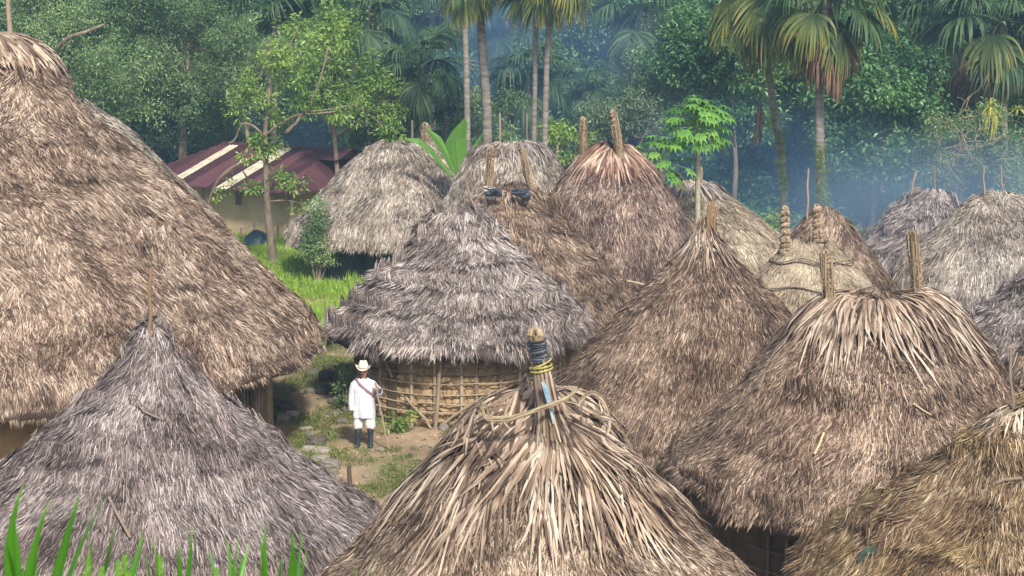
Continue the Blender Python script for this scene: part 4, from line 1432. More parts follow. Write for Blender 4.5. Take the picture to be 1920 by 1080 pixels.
# --- the slender tree in the meadow
tree(513, G(513, 503).y, [(500, 265, 32, 0), (490, 300, 30, -.5), (520, 330, 26, 0), (480, 345, 22, 0), (500, 190, 34, 0), (465, 165, 34, 0), (540, 160, 34, 0), (570, 200, 34, 0), (520, 110, 34, 0), (590, 120, 32, .3),
      (560, 345, 20, -.5), (580, 395, 26, -.4), (590, 430, 28, -.4), (600, 370, 22, -.3), (600, 455, 22, -.5), (630, 345, 10, -.3), (430, 330, 12, 0), (640, 215, 26, 0), (670, 190, 24, .5), (400, 365, 10, 0), (520, 230, 26, .3), (445, 205, 22, 0), (550, 60, 30, .5), (620, 70, 34, .6), (425, 350, 9, 0)],
     'slender green tree with a bare forked trunk standing in the bright meadow', 'B', M_bark, per=50, trunk_r=.145, size=.72, name='meadow_tree', auto=False,
     trunk_px=[(514, 505), (509, 460), (503, 410), (500, 362), (499, 310), (497, 250), (502, 200), (508, 140)],
     limbs=[([(500, 300), (478, 296), (440, 312), (412, 335), (397, 362), (386, 400)], .075), ([(498, 262), (480, 240), (455, 232), (440, 262), (428, 268)], .05),
            ([(500, 252), (525, 232), (560, 215), (595, 213), (640, 208)], .06), ([(535, 250), (560, 225), (578, 200), (600, 150), (615, 90)], .065),
            ([(500, 372), (490, 362), (476, 352), (462, 350)], .04), ([(505, 378), (530, 376), (560, 380), (582, 392)], .035), ([(500, 200), (480, 175), (462, 150)], .04),
            ([(508, 140), (540, 90), (560, 50)], .035), ([(508, 150), (500, 100), (515, 60)], .03), ([(582, 392), (590, 430), (600, 455)], .03), ([(455, 320), (470, 345), (478, 365)], .03), ([(398, 362), (415, 350), (436, 348)], .02),
            ([(570, 210), (620, 205), (670, 195)], .03)])
# shrubs
def shrub(px, py, blobs, label, kind='A', per=110, D_=None):
    D2 = D_ or G(px, py).y
    gx = P(px, 540, D2).x; gz = ground_z(gx, D2)
    r = empty('shrub', (gx, D2, gz), label, 'shrub')
    bl = [(P(a, b, D2 + d2) - Vector((gx, D2, gz)), rr * D2 / FPX) for a, b, rr, d2 in blobs]
    mb = MB()
    for c, rr in bl: mb.tube([Vector((0, 0, -.1)), c * .5 + Vector((.05, 0, 0)), c], [.03, .02, .01], 5)
    mb.ob('stem', M_bark, r)
    crown('foliage', kind, bl, per, r, .6, stuff='stuff')


shrub(592, 470, [(590, 440, 28, 0), (572, 455, 26, 0), (612, 452, 26, 0), (590, 415, 24, 0), (600, 475, 26, 0), (578, 480, 22, 0), (596, 392, 20, 0), (618, 478, 18, 0)], 'dense dark green shrub in the grass under the eave of the rounded tan hut', 'A', D_=54.4)
shrub(262, 300, [(235, 270, 16, 0), (270, 300, 14, 0)], 'dark bush tips showing above the largest roof near the maroon roof', 'A', D_=46)
shrub(735, 790, [(735, 790, 12, 0), (765, 785, 12, 0), (748, 795, 10, 0)], 'small bright green weed bush at the foot of the wattle wall', 'B', 200, D_=36.4)
shrub(640, 735, [(648, 712, 10, 0), (642, 735, 10, 0), (655, 750, 11, 0), (640, 765, 9, 0)], 'green bush beside the dark boulders, behind the man', 'A', 200, D_=38.0)
shrub(1000, 430, [(1610, 445, 26, 0), (1585, 455, 20, 0)], 'patch of bright shrub between the dark brown hut and the smoke', 'B', 130, D_=56)
shrub(1445, 420, [(1450, 415, 22, 0), (1440, 430, 18, 0)], 'light green bush at the foot of the leaning palm', 'B', 120, D_=57)

# --- fan palms
def frond_mesh(kind, pitch, seed, mat, stalk=.75, Lf=1.05, nseg=30, spread=100):
    rnd = random.Random(seed)
    if kind == 'y': spread = 78
    gap = [rnd.uniform(-1, 1) for _ in range(9)]
    V, F, T = [], [], []
    mb = MB()
    # arching stalk
    p = Vector((0, 0, 0)); a = pitch; pts = [p.copy()]
    for i in range(6):
        p = p + Vector((math.cos(a), 0, math.sin(a))) * stalk / 6; pts.append(p.copy()); a -= .11
    mb.tube(pts, [.022, .02, .018, .016, .014, .012, .010], 5, .6)
    fd = Vector((math.cos(a), 0, math.sin(a))); sd_ = Vector((0, 1, 0)); up = sd_.cross(fd) * -1
    if up.z < 0: up = -up
    for i in range(nseg):
        an = R(spread) * ((i / (nseg - 1)) * 2 - 1) + rnd.gauss(0, .02)
        l = Lf * (1 - .22 * (abs(an) / R(spread)) ** 2) * rnd.uniform(.88, 1.08)
        d_ = (fd * math.cos(an) + sd_ * math.sin(an) + up * .18 * abs(math.sin(an))).normalized()
        if kind != 'dead' and rnd.random() < .10: continue
        q = p.copy(); dd = d_.copy(); pp, ww = [q.copy()], [.010]
        stiff = max(.35, 1.35 + .75 * gap[int(i / nseg * 8.99)] + rnd.uniform(-.25, .25)) if kind != 'dead' else rnd.uniform(.9, 1.5)
        for g in range(6):
            u = (g + 1) / 6
            dd = (dd + Vector((0, 0, -1)) * stiff * u * u * .75).normalized()
            q = q + dd * l / 6; pp.append(q.copy())
            ww.append([.040, .052, .050, .038, .022, .006][g])
        s_ = dd.cross(Vector((0, 0, 1)))
        s_ = d_.cross(up).normalized()
        roll = rnd.gauss(0, .3)
        s2 = (s_ * math.cos(roll) + up * math.sin(roll)).normalized()
        n0 = len(mb.T); tn = rnd.random()
        mb.ribbon(pp, ww, s2, tn)
        if kind == 'y':
            for g in range(len(mb.T) - n0): mb.T[n0 + g] = -.25 + tn * .35 + 1.25 * (g // 2 / 6) ** 1.3
    return mb.me('frond', mat)


FR = {}


def fronds(kind):
    if kind not in FR:
        FR[kind] = {}
        mat = {'g': M_palmG, 'y': M_palmY, 'dead': M_palmD}[kind]
        for pi, pitch in enumerate((75, 50, 25, 0, -30, -60, -80)):
            FR[kind][pi] = [frond_mesh(kind, R(pitch), 100 + pi * 7 + j, mat, Lf=.98 if kind != 'dead' else .85, spread=100 if kind != 'dead' else 60) for j in range(2)]
    return FR[kind]


def palm(px_top, py_top, D, label, r_px=100, trunk_px=None, trunk_r=.10, mix=(18, 0, 0), low=False, base_px=None, lean=0, group='fan palms', azi=None):
    top = P(px_top, py_top, D)
    bx = P(base_px if base_px is not None else px_top, 540, D).x
    bz = ground_z(bx, D)
    root = empty('fan_palm', (bx, D, bz), label, 'palm tree', group)
    org = Vector((bx, D, bz))
    pts = [Vector((0, 0, -.2))] + ([P(a, b, D) - org for a, b in trunk_px] if trunk_px else []) + [top - org]
    dense = []
    for i in range(len(pts) - 1):
        m = max(2, int((pts[i + 1] - pts[i]).length / .12))
        for j in range(m): dense.append(pts[i].lerp(pts[i + 1], j / m))
    dense.append(pts[-1])
    mb = MB()
    mb.tube(dense, [trunk_r * (1.15 - .3 * i / len(dense)) * (1.06 if i % 2 else .95) for i in range(len(dense))], 9, .5, .06)
    mb.ob('trunk', M_palmbark, root, smooth=True)
    s = r_px * D / FPX / 1.45
    ng_, ny_, nd_ = mix
    allk = ['g'] * ng_ + ['y'] * ny_ + ['dead'] * nd_
    for i, kd in enumerate(allk):
        if kd == 'g': pi = [0, 1, 1, 2, 2, 3, 3, 4][i % 8]
        elif kd == 'y': pi = random.choice([3, 4, 4, 5])
        else: pi = random.choice([5, 6, 6])
        me = random.choice(fronds(kd)[pi])
        az = (i * 2.399 + random.gauss(0, .25))
        ob('frond', me, root, pts[-1] + Vector((0, 0, random.uniform(-.12, .06))), (random.gauss(0, .15), random.gauss(0, .08), az), s * random.uniform(.85, 1.15))
    return root


random.seed(21)
palm(515, 20, 74, 'green fan palm crown above the meadow tree', 125, mix=(20, 1, 0), trunk_r=.12)
palm(690, 10, 73, 'fan palm crown hanging at the top edge, left of the thin trunks', 105, mix=(16, 1, 1))
palm(872, -48, 62, 'thin ringed palm with yellowish tips, leftmost of the tall trunks in the glade', 80, [(876, 215), (874, 120), (872, 60)], .105, (12, 5, 0), base_px=878)
palm(905, -60, 63.5, 'thicker reddish palm trunk standing behind the leftmost thin palm', 90, [(913, 210), (905, 90), (900, 20)], .16, (14, 2, 1), base_px=916)
palm(1003, -50, 62, 'straight pale palm trunk, left one of the close pair in the glade', 90, [(1001, 262), (1004, 100), (1006, 30)], .085, (14, 2, 0), base_px=1000)
palm(1035, -58, 61.5, 'palm with long yellowed drooping fronds, right one of the close pair', 118, [(1021, 262), (1025, 120), (1030, 40)], .10, (9, 11, 0), base_px=1021)
palm(790, 120, 68, 'low fan palm with dark drooping fronds left of the thin trunks', 110, mix=(18, 0, 0), trunk_r=.1)
palm(745, 178, 69, 'low fan palm with pale pleated fronds above the rounded tan hut', 80, mix=(14, 1, 0), trunk_r=.1)
palm(835, 210, 69, 'small fan palm low between the banana and the glade trunks', 75, mix=(12, 0, 0), trunk_r=.08)
palm(990, 140, 72, 'shaded fan palm behind the close pair of trunks', 100, mix=(16, 0, 0), trunk_r=.1)
palm(810, 20, 76, 'tall shaded palm crown at the top of the glade', 100, mix=(16, 1, 0), trunk_r=.12)
palm(1095, 160, 72, 'young fan palm in the blue shade right of the close pair', 80, mix=(14, 0, 0), trunk_r=.1)
palm(950, 40, 78, 'distant palm crown in blue shade between the trunks', 95, mix=(16, 0, 1), trunk_r=.12)
palm(1200, 15, 73, 'fan palm with one golden frond above the posts of the reddish hut', 112, mix=(16, 4, 0), trunk_r=.12)
palm(1430, -62, 57, 'leaning palm wrapped in climbers, its golden fronds hanging at the top edge', 165, [(1470, 385), (1465, 290), (1450, 200), (1440, 120), (1438, 50)], .115, (10, 16, 2), base_px=1473)
skirted = palm(1548, -5, 55, 'tall palm with a brown skirt of dead fronds under its crown', 135, [(1541, 390), (1537, 300), (1536, 190), (1540, 110)], .14, (12, 14, 9), base_px=1543)
palm(1650, -10, 73, 'palm crown with hanging yellow-green fronds between the skirted palm and the right-hand palms', 115, mix=(9, 12, 1), trunk_r=.1)
shaggy_palm = palm(1790, 30, 72, 'shaggy palm with brown lower fronds near the top right', 120, mix=(14, 4, 8), trunk_r=.13)
right_palm = palm(1880, 40, 70, 'big green fan palm in the top right corner', 150, mix=(18, 5, 3), trunk_r=.13)
def dead_bundle(parent, c, length, rad, n=46, name='dead_frond'):
    mb = MB()
    for i in range(n):
        an = random.uniform(0, 6.28); l = length * random.uniform(.75, 1.05); r1 = rad * random.uniform(.7, 1.15)
        cx_, sy2 = math.cos(an), math.sin(an)
        mb.ribbon([Vector((.03 * cx_, .03 * sy2, 0)), Vector((r1 * .55 * cx_, r1 * .55 * sy2, -l * .22)), Vector((r1 * .95 * cx_, r1 * .95 * sy2, -l * .55)), Vector((r1 * cx_, r1 * sy2, -l * .8)), Vector((r1 * .9 * cx_, r1 * .9 * sy2, -l))],
                  [.015, .045, .055, .04, .008], Vector((-sy2, cx_, 0)), random.random())
    return mb.ob(name, M_palmD, parent, loc=c)


for pr, D_, spots in ((skirted, 55, [(1530, 82, 1.25, .30), (1556, 96, 1.25, .24), (1570, 112, 1.2, .16), (1540, 70, 1.0, .3)]), (right_palm, 70, [(1895, 100, 1.5, .4), (1850, 110, 1.5, .35)]), (shaggy_palm, 72, [(1775, 60, 2.2, .45), (1795, 90, 2.4, .35), (1760, 100, 2.0, .3)])):
    for x, y, l, r_ in spots:
        dead_bundle(pr, P(x, y, D_ - .75) - pr.location, l, r_)
# the bundle of dead frond hanging from the leaning palm
mb = MB()
c = P(1425, 198, 56.6)
for i in range(34):
    an = random.uniform(0, 6.28); r0 = random.uniform(0, .06); r1 = random.uniform(.05, .20)
    mb.ribbon([Vector((r0 * math.cos(an), r0 * math.sin(an), 0)), Vector((.12 * math.cos(an), .12 * math.sin(an), -.25)), Vector((.1 * math.cos(an) - .03, .1 * math.sin(an), -.7)), Vector((r1 * math.cos(an) - .08, r1 * math.sin(an), -random.uniform(1.0, 1.3)))],
              [.01, .035, .03, .006], Vector((-math.sin(an), math.cos(an), 0)), random.random())
mb.tube([Vector((0, 0, 0)), Vector((.12, 0, .5)), Vector((.22, 0, 1.1))], .02, 5)
o = mb.ob('dead_frond', M_palmD, None, loc=c); tag(o, 'dry brown palm frond hanging down from the leaning palm trunk', 'palm frond')
# climbers on the two palm trunks
for lab, path, D_ in (('climber leaves growing up the leaning palm trunk', [(1472, 370), (1466, 300), (1455, 230), (1446, 160), (1440, 90)], 56.8), ('climber leaves clinging to the skirted palm trunk', [(1545, 375), (1540, 320), (1538, 270)], 54.8)):
    c0 = P(path[0][0], path[0][1], D_)
    r = empty('climber', c0, lab, 'climbing plant')
    bl = []
    for i in range(len(path) - 1):
        for j in range(4):
            f = j / 4
            q = P(path[i][0] + (path[i + 1][0] - path[i][0]) * f + random.gauss(0, 6), path[i][1] + (path[i + 1][1] - path[i][1]) * f, D_) - c0
            bl.append((q, random.uniform(.12, .24)))
    mb = MB(); mb.tube([b[0] for b in bl], .012, 5); mb.ob('stem', M_bark, r)
    crown('foliage', 'S', bl, 240, r, .45, stuff='stuff')

# --- papayas
def papaya_leaf(seed, mat, pitch):
    rnd = random.Random(seed); mb = MB()
    pet = rnd.uniform(.50, .72) * (.75 if pitch > 50 else 1)
    p = Vector((0, 0, 0)); a = R(pitch); pts = [p.copy()]
    for i in range(5):
        p = p + Vector((math.cos(a), 0, math.sin(a))) * pet / 5; pts.append(p.copy()); a -= .07
    mb.tube(pts, .009, 4, .9)
    c = pts[-1]; tilt = R(-12 + (pitch - 60) * .35)
    fx, fz = math.cos(tilt), math.sin(tilt)
    V, F = [c.copy()], []
    n = 9
    for i in range(n):
        an = R(-150) + R(300) * i / (n - 1) + rnd.gauss(0, .04)
        l = .20 * (1 - .30 * abs(an) / 2.6) * rnd.uniform(.9, 1.1)
        X, Y = math.cos(an), math.sin(an)
        d_ = Vector((X * fx, Y, X * fz - .10 - .12 * abs(Y))); s_ = Vector((-Y * fx, X, -Y * fz))
        b = len(V)
        V += [c + d_ * l * .30 - s_ * l * .07, c + d_ * l * .62 - s_ * l * .20, c + d_ * l * .80 - s_ * l * .08, c + d_ * l * 1.1 + Vector((0, 0, -.05)), c + d_ * l * .80 + s_ * l * .08, c + d_ * l * .62 + s_ * l * .20, c + d_ * l * .30 + s_ * l * .07]
        F += [(0, b, b + 6), (b, b + 1, b + 2, b + 4, b + 5, b + 6), (b + 2, b + 3, b + 4)]
    mb.add(V, F, rnd.random())
    return mb.me('leaf', mat)


M_papbark = simple_mat('papaya_bark', (.26, .24, .16), (.46, .43, .31), 6, .8, .5, (1, 1, 4), 'pos')
PAPP = (78, 58, 40, 22, 6, -12)
pap = {pt: [papaya_leaf(i + pt, M_papaya, pt) for i in range(3)] for pt in PAPP}
papy = papaya_leaf(9, M_palmY, -20)
for (bpx, tpx, tpy, D_, s, n, lab, r_) in ((1308, 1309, 224, 48.0, 1.25, 90, 'tall papaya tree with a bright green umbrella crown beside the reddish hut', .085), (1246, 1238, 292, 47.6, 1.12, 40, 'shorter papaya tree with a few yellowing leaves just behind the taller one', .06)):
    bx = P(bpx, 540, D_).x
    root = empty('papaya_tree', (bx, D_, 0), lab, 'papaya tree')
    top = P(tpx, tpy, D_) - Vector((bx, D_, 0))
    mb = MB(); m = 16
    mb.tube([Vector((0, 0, -.1)).lerp(top, i / m) for i in range(m + 1)], [r_ * (1.1 - .45 * i / m) * (1.04 if i % 2 else .98) for i in range(m + 1)], 9, .5, .05)
    mb.ob('trunk', M_papbark, root, smooth=True)
    for i in range(n):
        f = i / n
        me = papy if i in (n - 1, n - 6) else random.choice(pap[PAPP[min(5, int(f * 6.6))]])
        ob('leaf', me, root, top - Vector((0, 0, .28 * f)), (random.gauss(0, .08), random.gauss(0, .08), i * 2.399 + random.gauss(0, .15)), s * random.uniform(.9, 1.12))

# --- banana
root = empty('banana_plant', G(858, 380), 'banana plant with broad upright bright green leaves between two thatched domes', 'banana plant')
D_ = 54.5
root.location = (P(860, 540, D_).x, D_, 0)
org = Vector(root.location)
for (pl, w, sd_) in ((([(862, 330), (858, 300), (855, 262), (863, 240), (872, 222)], [.22, .55, .62, .42, .05], Vector((.96, .1, .25)))),
                     (([(865, 320), (880, 292), (893, 270), (905, 250)], [.15, .34, .38, .05], Vector((.75, -.1, .6)))),
                     (([(850, 320), (838, 290), (820, 262), (797, 238)], [.15, .26, .24, .03], Vector((.55, .2, .7)))),
                     (([(845, 330), (810, 285), (785, 265), (757, 260)], [.1, .22, .2, .04], Vector((.2, .5, .8))))):
    pts = [P(x, y, D_) - org for x, y in pl]
    mb = MB()
    dense, ws = [], []
    for i in range(len(pts) - 1):
        for j in range(5):
            f = j / 5; dense.append(pts[i].lerp(pts[i + 1], f)); ws.append(w[i] + (w[i + 1] - w[i]) * f)
    dense.append(pts[-1]); ws.append(w[-1])
    sd_ = sd_.normalized(); dpt = Vector((0, -1, 0))
    for sgn in (1, -1):
        V, F = [], []
        for i, p in enumerate(dense):
            e_ = p + sd_ * sgn * ws[i] / 2 * (1 + .02 * random.gauss(0, 1)) - dpt * .10 * ws[i]
            V += [p, p + (e_ - p) * .5 + dpt * .03 * ws[i], e_]
        for i in range(len(dense) - 1):
            for q in (0, 1):
                a = i * 3 + q; F.append((a, a + 1, a + 4, a + 3))
        mb.add(V, F, .3 + .5 * random.random())
    mb.tube(dense, [.035 * (1 - .7 * i / len(dense)) for i in range(len(dense))], 6, 1.0)
    mb.ob('leaf', M_banana, root, smooth=False)
mb = MB(); mb.tube([Vector((0, 0, -.1)), P(860, 325, D_) - org], [.13, .08], 9); mb.ob('trunk', M_papaya, root)

# --- bromeliads and bare twigs at right
for i, (x, y, s, lab) in enumerate(((1858, 200, 1.0, 'large yellow-green bromeliad tuft perched on the tangled tree'), (1908, 205, .6, 'smaller yellow bromeliad tuft at the right edge'))):
    D_ = 64.0 - .9
    c = P(x, y, D_); root = empty('bromeliad', c, lab, 'bromeliad')
    for q in range(34):
        an = random.uniform(0, 6.28); el = random.uniform(-.2, 1.3); l = random.uniform(.4, .75) * s
        pts = []
        for g in range(5):
            u = g / 4
            pts.append(Vector((math.cos(an) * math.cos(el), math.sin(an) * math.cos(el), math.sin(el))) * l * u + Vector((0, 0, -.55 * l * u * u)))
        mb = MB(); mb.ribbon(pts, [.05, .05, .04, .03, .006], Vector((-math.sin(an), math.cos(an), 0)), random.random()); mb.ob('leaf', M_brom, root)
    if i == 0:
        mb = MB()
        for q in range(10):
            x0 = random.uniform(-.2, .2)
            mb.ribbon([Vector((x0, 0, -.1)), Vector((x0 + .05, -.05, -.5)), Vector((x0, 0, -random.uniform(.9, 1.3)))], [.03, .03, .006], Vector((1, 0, 0)), random.random())
        mb.ob('hanging_leaf', M_brom, root)
root = empty('bare_branches', P(1830, 290, 63.2), 'tangle of bare grey branches under the bromeliads', 'branches')
mb = MB()
for q in range(26):
    p0 = P(random.uniform(1760, 1900), random.uniform(210, 310), 63.2) - root.location
    pts = [p0]
    dv = Vector((random.gauss(0, 1), random.gauss(0, .3), random.gauss(0, .8))).normalized()
    for g in range(7):
        dv = (dv + Vector((random.gauss(0, .35), random.gauss(0, .2), random.gauss(0, .35)))).normalized(); pts.append(pts[-1] + dv * .22)
    mb.tube(pts, [.016] * 4 + [.010] * 4, 5, .6)
o = mb.ob('branch', M_barkmoss, root); o['kind'] = 'stuff'
for (x0, y0, x1, y1, D_, lab) in ((938, 262, 937, 212, 60, 'thin grey stake rising behind the domed hut'), (988, 262, 988, 212, 60, 'thin dark red stake rising behind the domed hut'), (773, 268, 773, 226, 59, 'thin stake sticking up behind the rounded tan hut')):
    a = P(x0, y0 + 25, D_); b = P(x1, y1, D_)
    mb = MB(); mb.tube([Vector((0, 0, -a.z)), Vector((0, 0, 0)), b - a], .035, 6)
    tag(mb.ob('stake', M_pole if 'grey' in lab else M_bark, None, loc=a), lab, 'stake')

# --- meadow and ground plants
def grass_src(name, mat, n, rad, H, W, lean=.35):
    V, F, T = [], [], []
    for i in range(n):
        x, y = random.gauss(0, rad * .5), random.gauss(0, rad * .5)
        h = random.uniform(*H); an = random.uniform(0, 6.28); w = random.uniform(*W)
        dx, dy = math.cos(an), math.sin(an); ln = random.uniform(0, lean) * h
        b = len(V)
        V += [(x - dy * w / 2, y + dx * w / 2, 0), (x + dy * w / 2, y - dx * w / 2, 0), (x + dx * ln * .4 + dy * w / 2, y + dy * ln * .4 - dx * w / 2, h * .6), (x + dx * ln * .4 - dy * w / 2, y + dy * ln * .4 + dx * w / 2, h * .6), (x + dx * ln, y + dy * ln, h)]
        F += [(b, b + 1, b + 2, b + 3), (b + 3, b + 2, b + 4)]
        T += [random.random()] * 5
    return hidden_src(name, mesh(name, V, F, mat, T))


GR = [grass_src('grass_tuft', M_meadow, 40, .30, (.12, .34), (.010, .022)) for _ in range(3)] + [leaf_cluster('weed_tuft', M_meadow, 40, .26, (.05, .09), .6, 0) for _ in range(3)]
WD = [leaf_cluster('weed_tuft', M_weed, 22, .12, (.025, .05), .6, 0, .25) for _ in range(3)] + [grass_src('grass_tuft', M_weed, 22, .12, (.03, .09), (.006, .012), .8) for _ in range(2)]
random.seed(3)
pts, rots, scl, tint = [], [], [], []
for i in range(9000):
    y = random.uniform(44.5, 69); x = random.uniform(-14.5, 1.5)
    if y < 46.5 + .6 * nz(x, 3) and x > -9: continue
    if (x - hF.cx) ** 2 + (y - hF.D) ** 2 < 2.5 ** 2: continue
    if (x - hD.cx) ** 2 + (y - hD.D) ** 2 < 3 ** 2 or (x - hE.cx) ** 2 + (y - hE.D) ** 2 < 2.7 ** 2: continue
    if y > 62.5 and abs(x + 10) < 5.5 and y > 63.4 + (-7.4 - x) * .69: continue
    hgt = .22 + .22 * max(0, fbm(x * .5, y * .3, 1, 2))
    pts.append((x, y, ground_z(x, y) + random.uniform(0, hgt * .5))); rots.append((random.gauss(0, .15), random.gauss(0, .15), random.uniform(0, 6.28)))
    scl.append(random.uniform(.7, 1.3) * (.8 + .5 * fbm(x * .6, y * .4, 9, 2))); tint.append(.5 + .6 * fbm(x * .5, y * .35, 3, 3))
scl = [max(.4, s) for s in scl]
o = scatter('meadow_grass', 'meadow', GR, pts, rots, scl, None, tint, 'stuff')
tag(o, 'bright green meadow of grass and weeds between the largest roof and the wattle hut')
pts, rots, scl, tint = [], [], [], []
for i in range(42000):
    y = random.uniform(27, 47); x = random.uniform(-9, 5)
    v = fbm(x * .9, y * .6, 12, 4)
    if y > 37 and x < -3: v += .35
    if v < -.12 + .45 * random.random(): continue
    if y > 40 and x > -4.2 and x < -3.2 and y > 43: continue
    pts.append((x, y, ground_z(x, y) - .005)); rots.append((random.gauss(0, .1), random.gauss(0, .1), random.uniform(0, 6.28)))
    scl.append(random.uniform(.5, 1.4)); tint.append(random.random())
o = scatter('low_weeds', 'weeds', WD, pts, rots, scl, None, tint, 'stuff')
tag(o, 'patchy low weeds and grass on the trodden earth around the man')
# litter: twigs and straw bits on the earth
V, F, T = [], [], []
for i in range(1400):
    y = random.uniform(28, 46); x = random.uniform(-8, 4); an = random.uniform(0, 6.28); l = random.uniform(.03, .16); w = random.uniform(.006, .016)
    z = ground_z(x, y) + .012; b = len(V)
    dx, dy = math.cos(an) * l / 2, math.sin(an) * l / 2; sx, sy = -math.sin(an) * w, math.cos(an) * w
    V += [(x - dx, y - dy, z), (x + sx, y + sy, z + .012), (x + dx, y + dy, z), (x - sx, y - sy, z + .012)]
    F += [(b, b + 1, b + 2, b + 3)]; T += [random.random()] * 4
tag(ob('straw_litter', mesh('straw_litter', V, F, MAT_S['tan'], T)), 'bits of straw and twigs scattered on the trodden earth', kind='stuff')
# clods
V, F = [], []
for i in range(1500):
    y = random.uniform(28, 46); x = random.uniform(-8, 4); s = random.uniform(.012, .03) + .05 * random.random() ** 6; z = ground_z(x, y)
    b = len(V)
    for k in range(6):
        V.append((x + s * math.cos(k * PI / 3) * random.uniform(.7, 1.3), y + s * math.sin(k * PI / 3) * random.uniform(.7, 1.3), z - .01))
    V.append((x, y, z + s * .7)); F += [(b + k, b + (k + 1) % 6, b + 6) for k in range(6)]
tag(ob('earth_clods', mesh('earth_clods', V, F, M_mud, [.5] * len(V))), 'small clods and pebbles on the trodden earth', kind='stuff')


# --- rocks
def rock_mesh(seed, sx, sy, sz, mat, boxy=.5):
    rnd = random.Random(seed); V, F = [], []
    n, m = 18, 11
    for j in range(m + 1):
        th = PI * j / m
        for i in range(n):
            ph = 2 * PI * i / n
            v = Vector((math.sin(th) * math.cos(ph), math.sin(th) * math.sin(ph), math.cos(th)))
            k = max(abs(v.x), abs(v.y), abs(v.z)); v = v.lerp(v / k * .8, boxy)
            d_ = 1 + .22 * noise.noise(v * 1.6 + Vector((seed, 0, 0))) + .10 * noise.noise(v * 4 + Vector((0, seed, 0))) + .05 * noise.noise(v * 9)
            V.append((v.x * sx * d_, v.y * sy * d_, v.z * sz * d_))
    for j in range(m):
        for i in range(n):
            a, b = j * n + i, j * n + (i + 1) % n
            F.append((a, a + n, b + n, b))
    return mesh('rock', V, F, mat, [rnd.random()] * len(V))


stones = [  # px, py (centre), w px, h px, material, label
    (590, 826, 40, 20, 'g', 'flat-topped grey block in the row of path stones'),
    (601, 845, 36, 14, 'g', 'pale slab just below the flat-topped grey block'),
    (578, 840, 26, 10, 'g', 'small slab tucked left of the pale slab'),
    (600, 860, 34, 14, 'g', 'broad low stone in the middle of the path stones'),
    (617, 872, 40, 24, 'g', 'dark weathered block near the lower end of the path stones'),
    (618, 884, 34, 16, 'g', 'rounded stone below the dark weathered block'),
    (627, 902, 26, 16, 'g', 'lowest stone of the row, beside the grey roof'),
    (581, 812, 20, 10, 'g', 'small round stone at the upper end of the path stones'),
    (573, 803, 26, 8, 'g', 'flat stone sunk in the weeds above the path stones'),
    (596, 780, 12, 5, 'g', 'tiny pale stone lying alone on the weeds'),
    (537, 762, 34, 24, 'm', 'squarish dark rock beside the straw-clad wall'),
    (529, 782, 30, 16, 'g', 'low brown rock at the foot of the straw-clad wall'),
    (548, 776, 30, 12, 'g', 'flat rock right of the straw-clad wall'),
    (586, 716, 28, 20, 'm', 'mossy boulder at the left of the dark boulder heap'),
    (612, 722, 30, 28, 'm', 'tall pointed dark boulder in the heap'),
    (606, 741, 36, 20, 'm', 'long dark boulder at the front of the heap'),
    (581, 743, 22, 14, 'm', 'small mossy boulder beside the long dark one'),
    (632, 728, 16, 24, 'm', 'narrow upright stone at the right end of the heap'),
    (627, 757, 26, 12, 'm', 'low stone half under the green bush'),
    (628, 776, 30, 10, 'm', 'flat mossy stone below the green bush'),
    (640, 790, 26, 12, 'm', 'mossy stone in the bank left of the man'),
    (832, 802, 20, 14, 'g', 'pale squared stone at the foot of the wattle wall'),
    (866, 806, 14, 8, 'g', 'small pale stone at the base of the wall, right of the corner post'),
    (797, 838, 18, 6, 'm', 'dark flat stone in the earth in front of the wattle wall'),
    (814, 848, 10, 7, 'g', 'small pale pebble near the dark flat stone'),
    (686, 893, 14, 11, 'm', 'dark clod-like stone alone on the earth below the man'),
    (712, 842, 18, 8, 'm', 'dark lump at the foot of the staff'),
]
for i, (x, y, w, h, m_, lab) in enumerate(stones):
    g_ = G(x, y + h * .4); k = g_.y / FPX
    me = rock_mesh(i * 3.1 + 1, w * k * .56, w * k * .45, h * k * .6, M_rock if m_ == 'g' else M_mossrock, .55 if m_ == 'g' else .12)
    o = ob('rock', me, None, (g_.x, g_.y + w * k * .3, ground_z(g_.x, g_.y) + h * k * .22), (0, 0, random.uniform(-.5, .5)))
    tag(o, lab, 'rock', 'stones of the path and the boulder heap')
a, b = G(657, 918), None
b = P(654, 874, a.y)
mb = MB(); mb.tube([Vector((0, 0, -.1)), (b - a) * .5, b - a], [.045, .04, .038], 8, .2, .1)
tag(mb.ob('stake', M_wood, None, loc=a), 'short weathered wooden stake in the earth below the man', 'stake')
a = G(668, 770); mb = MB()

# --- tarpaulin heap in the meadow
V, F = [], []
c = G(482, 466)
for j in range(13):
    for i in range(19):
        u, v = i / 18 * 2 - 1, j / 12 * 2 - 1
        hgt = max(0, 1 - u * u * .9 - v * v) ** .6 * .42 + .05 * nz(i * .7, j * .7) + .06 * abs(nz(i * .35, j * .5, 4))
        V.append((u * .42 + .03 * nz(i, j, 2), v * .5, max(0.0, hgt) + .12))
for j in range(12):
    for i in range(18):
        a = j * 19 + i; F.append((a, a + 1, a + 20, a + 19))
o = ob('tarpaulin', mesh('tarpaulin', V, F, simple_mat('blue_black_tarpaulin', (.012, .03, .045), (.03, .07, .09), 3, .35, .4), smooth=False), None, (c.x, c.y, .05))
tag(o, 'dark blue tarpaulin heaped over something in the meadow grass', 'tarpaulin')

